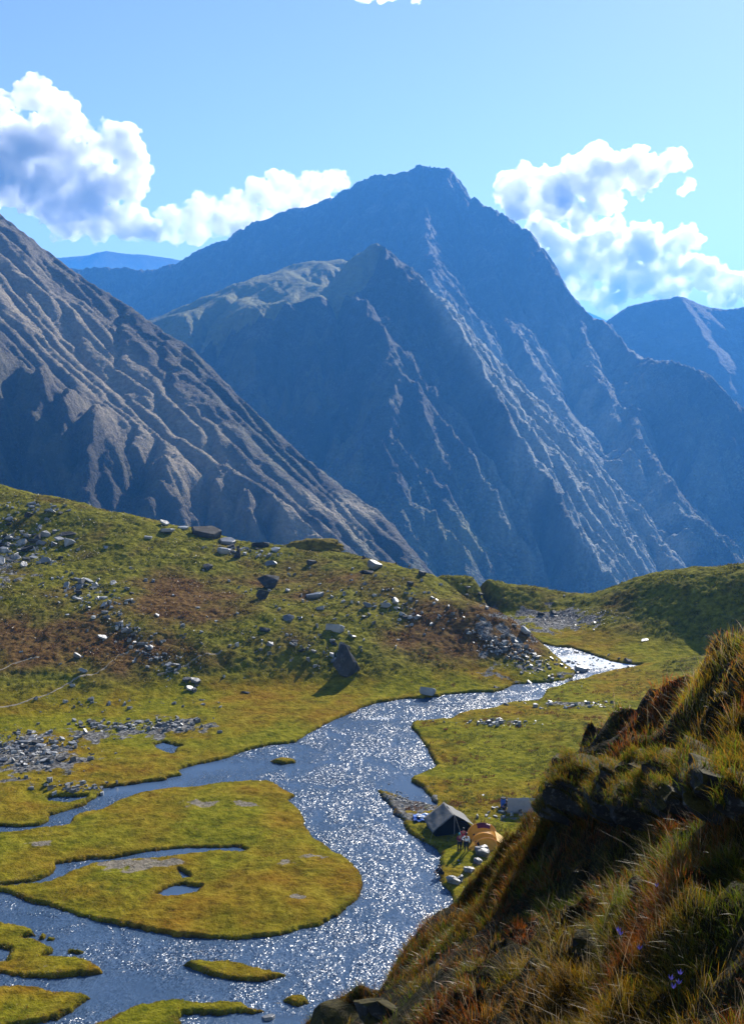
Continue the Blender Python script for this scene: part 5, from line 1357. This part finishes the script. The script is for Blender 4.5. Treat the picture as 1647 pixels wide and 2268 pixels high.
# blue flowers
PET = simple_mat('violet petals', (.12, .10, .42), .6, .15, 20, .2, 0, .3); STEM = simple_mat('stem', (.06, .10, .02), .8)
def flower(u, v, lab, grp):
    p = shit(u, v + 8)
    if p is None: return
    e = empty('flower', p, _rr.uniform(0, 6), lab, 'flower', grp)
    h = .24; e.scale = (.6, .6, .9); bm = bmesh.new(); tube(bm, (0, 0, -.02), (.02, -.02, h), .003, 5); bm_obj('stem', bm, STEM, e)
    for k in range(5):
        a = k * 1.257; bm = bmesh.new(); c_ = Vector((.02, -.02, h))
        d = Vector((math.cos(a), math.sin(a), .9)); q = Vector((-math.sin(a), math.cos(a), 0))
        vs = [bm.verts.new(c_), bm.verts.new(c_ + d * .022 + q * .012), bm.verts.new(c_ + d * .042 + Vector((0, 0, .004))), bm.verts.new(c_ + d * .022 - q * .012)]
        bm.faces.new(vs); bm_obj('petal', bm, PET, e)
for u, v, lab, grp in [(1371, 2125, 'blue violet flower alone in the grass of the lower right slope', None), (1374, 2134, 'lower blue violet flower just under the lone one', None), (1455, 2012, 'blue violet flower highest up in the dark grass', None), (1488, 2238, 'blue violet flower in the bunch near the bottom edge', 'flowers in the bottom bunch'), (1493, 2248, 'blue violet flower in the bunch near the bottom edge', 'flowers in the bottom bunch'), (1504, 2226, 'blue violet flower in the bunch near the bottom edge', 'flowers in the bottom bunch'), (1500, 2243, 'blue violet flower in the bunch near the bottom edge', 'flowers in the bottom bunch'), (1408, 2178, 'blue violet flower between the lone pair and the bottom bunch', None)]:
    flower(u, v, lab, grp)

def bank_grass():
    rnd = np.random.RandomState(29); n = 150000
    y = 62 * (190 / 62) ** rnd.rand(n); x = rnd.uniform(-.36, .30, n) * (y + 4)
    s_ = land_sd(x, y); h_ = gsamp(GHILL, x, y)
    edge = (s_ > .02) & (s_ < .42)
    tus = (s_ >= .42) & (fbm(x * .25, y * .25, 301, 3) + .35 * rnd.randn(n) > .62) & (rnd.rand(n) < .5)
    ok = (edge | tus) & (h_ < .3)
    x, y, s_ = x[ok], y[ok], s_[ok]; n = len(x); nb = 7; idx = np.repeat(np.arange(n), nb); N = n * nb
    an = rnd.rand(N) * 6.28; rad = .16 * np.sqrt(rnd.rand(N))
    rx, ry_ = x[idx] + rad * np.cos(an), y[idx] + rad * np.sin(an)
    L = .05 + .13 * rnd.rand(N); W = .012 + .014 * rnd.rand(N)
    lean = np.stack([np.cos(an), np.sin(an)], -1) * .7
    am = (fbm(x * .3, y * .3, 311, 3) + .3 * rnd.randn(n) > 0)[idx][:, None]
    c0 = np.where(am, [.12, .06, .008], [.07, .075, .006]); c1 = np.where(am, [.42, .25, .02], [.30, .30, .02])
    vv_ = (.6 + .6 * rnd.rand(N))[:, None]
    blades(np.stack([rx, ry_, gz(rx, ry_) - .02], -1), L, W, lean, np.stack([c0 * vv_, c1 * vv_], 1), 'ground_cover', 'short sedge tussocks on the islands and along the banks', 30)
bank_grass()

def rim_grass():
    rnd = np.random.RandomState(41); R_ = []
    pe = [(660, 2270), (730, 2235), (800, 2175), (880, 2115), (955, 2078), (985, 2045), (1020, 2000), (1036, 1955), (1064, 1932), (1088, 1912), (1106, 1890), (1118, 1856), (1142, 1822), (1180, 1800), (1240, 1790), (1300, 1800)]
    for k in range(430):
        f = rnd.rand() * (len(pe) - 1); i = int(f); a = f - i
        u = pe[i][0] * (1 - a) + pe[i + 1][0] * a + abs(rnd.randn()) * 45 + 4; v = pe[i][1] * (1 - a) + pe[i + 1][1] * a + rnd.randn() * 8
        q = shit(u, v)
        if q is not None and q.y < 29: R_.append(q[:])
    R_ = np.array(R_); nb = 26; N = len(R_) * nb; idx = np.repeat(np.arange(len(R_)), nb)
    r_ = R_[idx] + np.c_[rnd.randn(N, 2) * .10, np.zeros(N)]; r_[:, 2] = slope_h(r_[:, 0], r_[:, 1]) - .02
    an = rnd.rand(N) * 6.28; L = (.14 + .20 * rnd.rand(N)); W = .0040 + .0015 * rnd.rand(N)
    lean = np.stack([np.cos(an) * .5 - .35, np.sin(an) * .5 - .1], -1) * .8
    ty = (rnd.rand(len(R_)))[idx][:, None]
    c1 = np.where(ty < .4, [.58, .30, .02], np.where(ty < .75, [.28, .34, .015], [.55, .17, .02])) * (.22 + .5 * rnd.rand(N) ** 2)[:, None]
    blades(r_, L, W, lean, np.stack([c1 * .16, c1], 1), 'grass', 'golden backlit grass along the edge of the near slope', 42)
rim_grass()
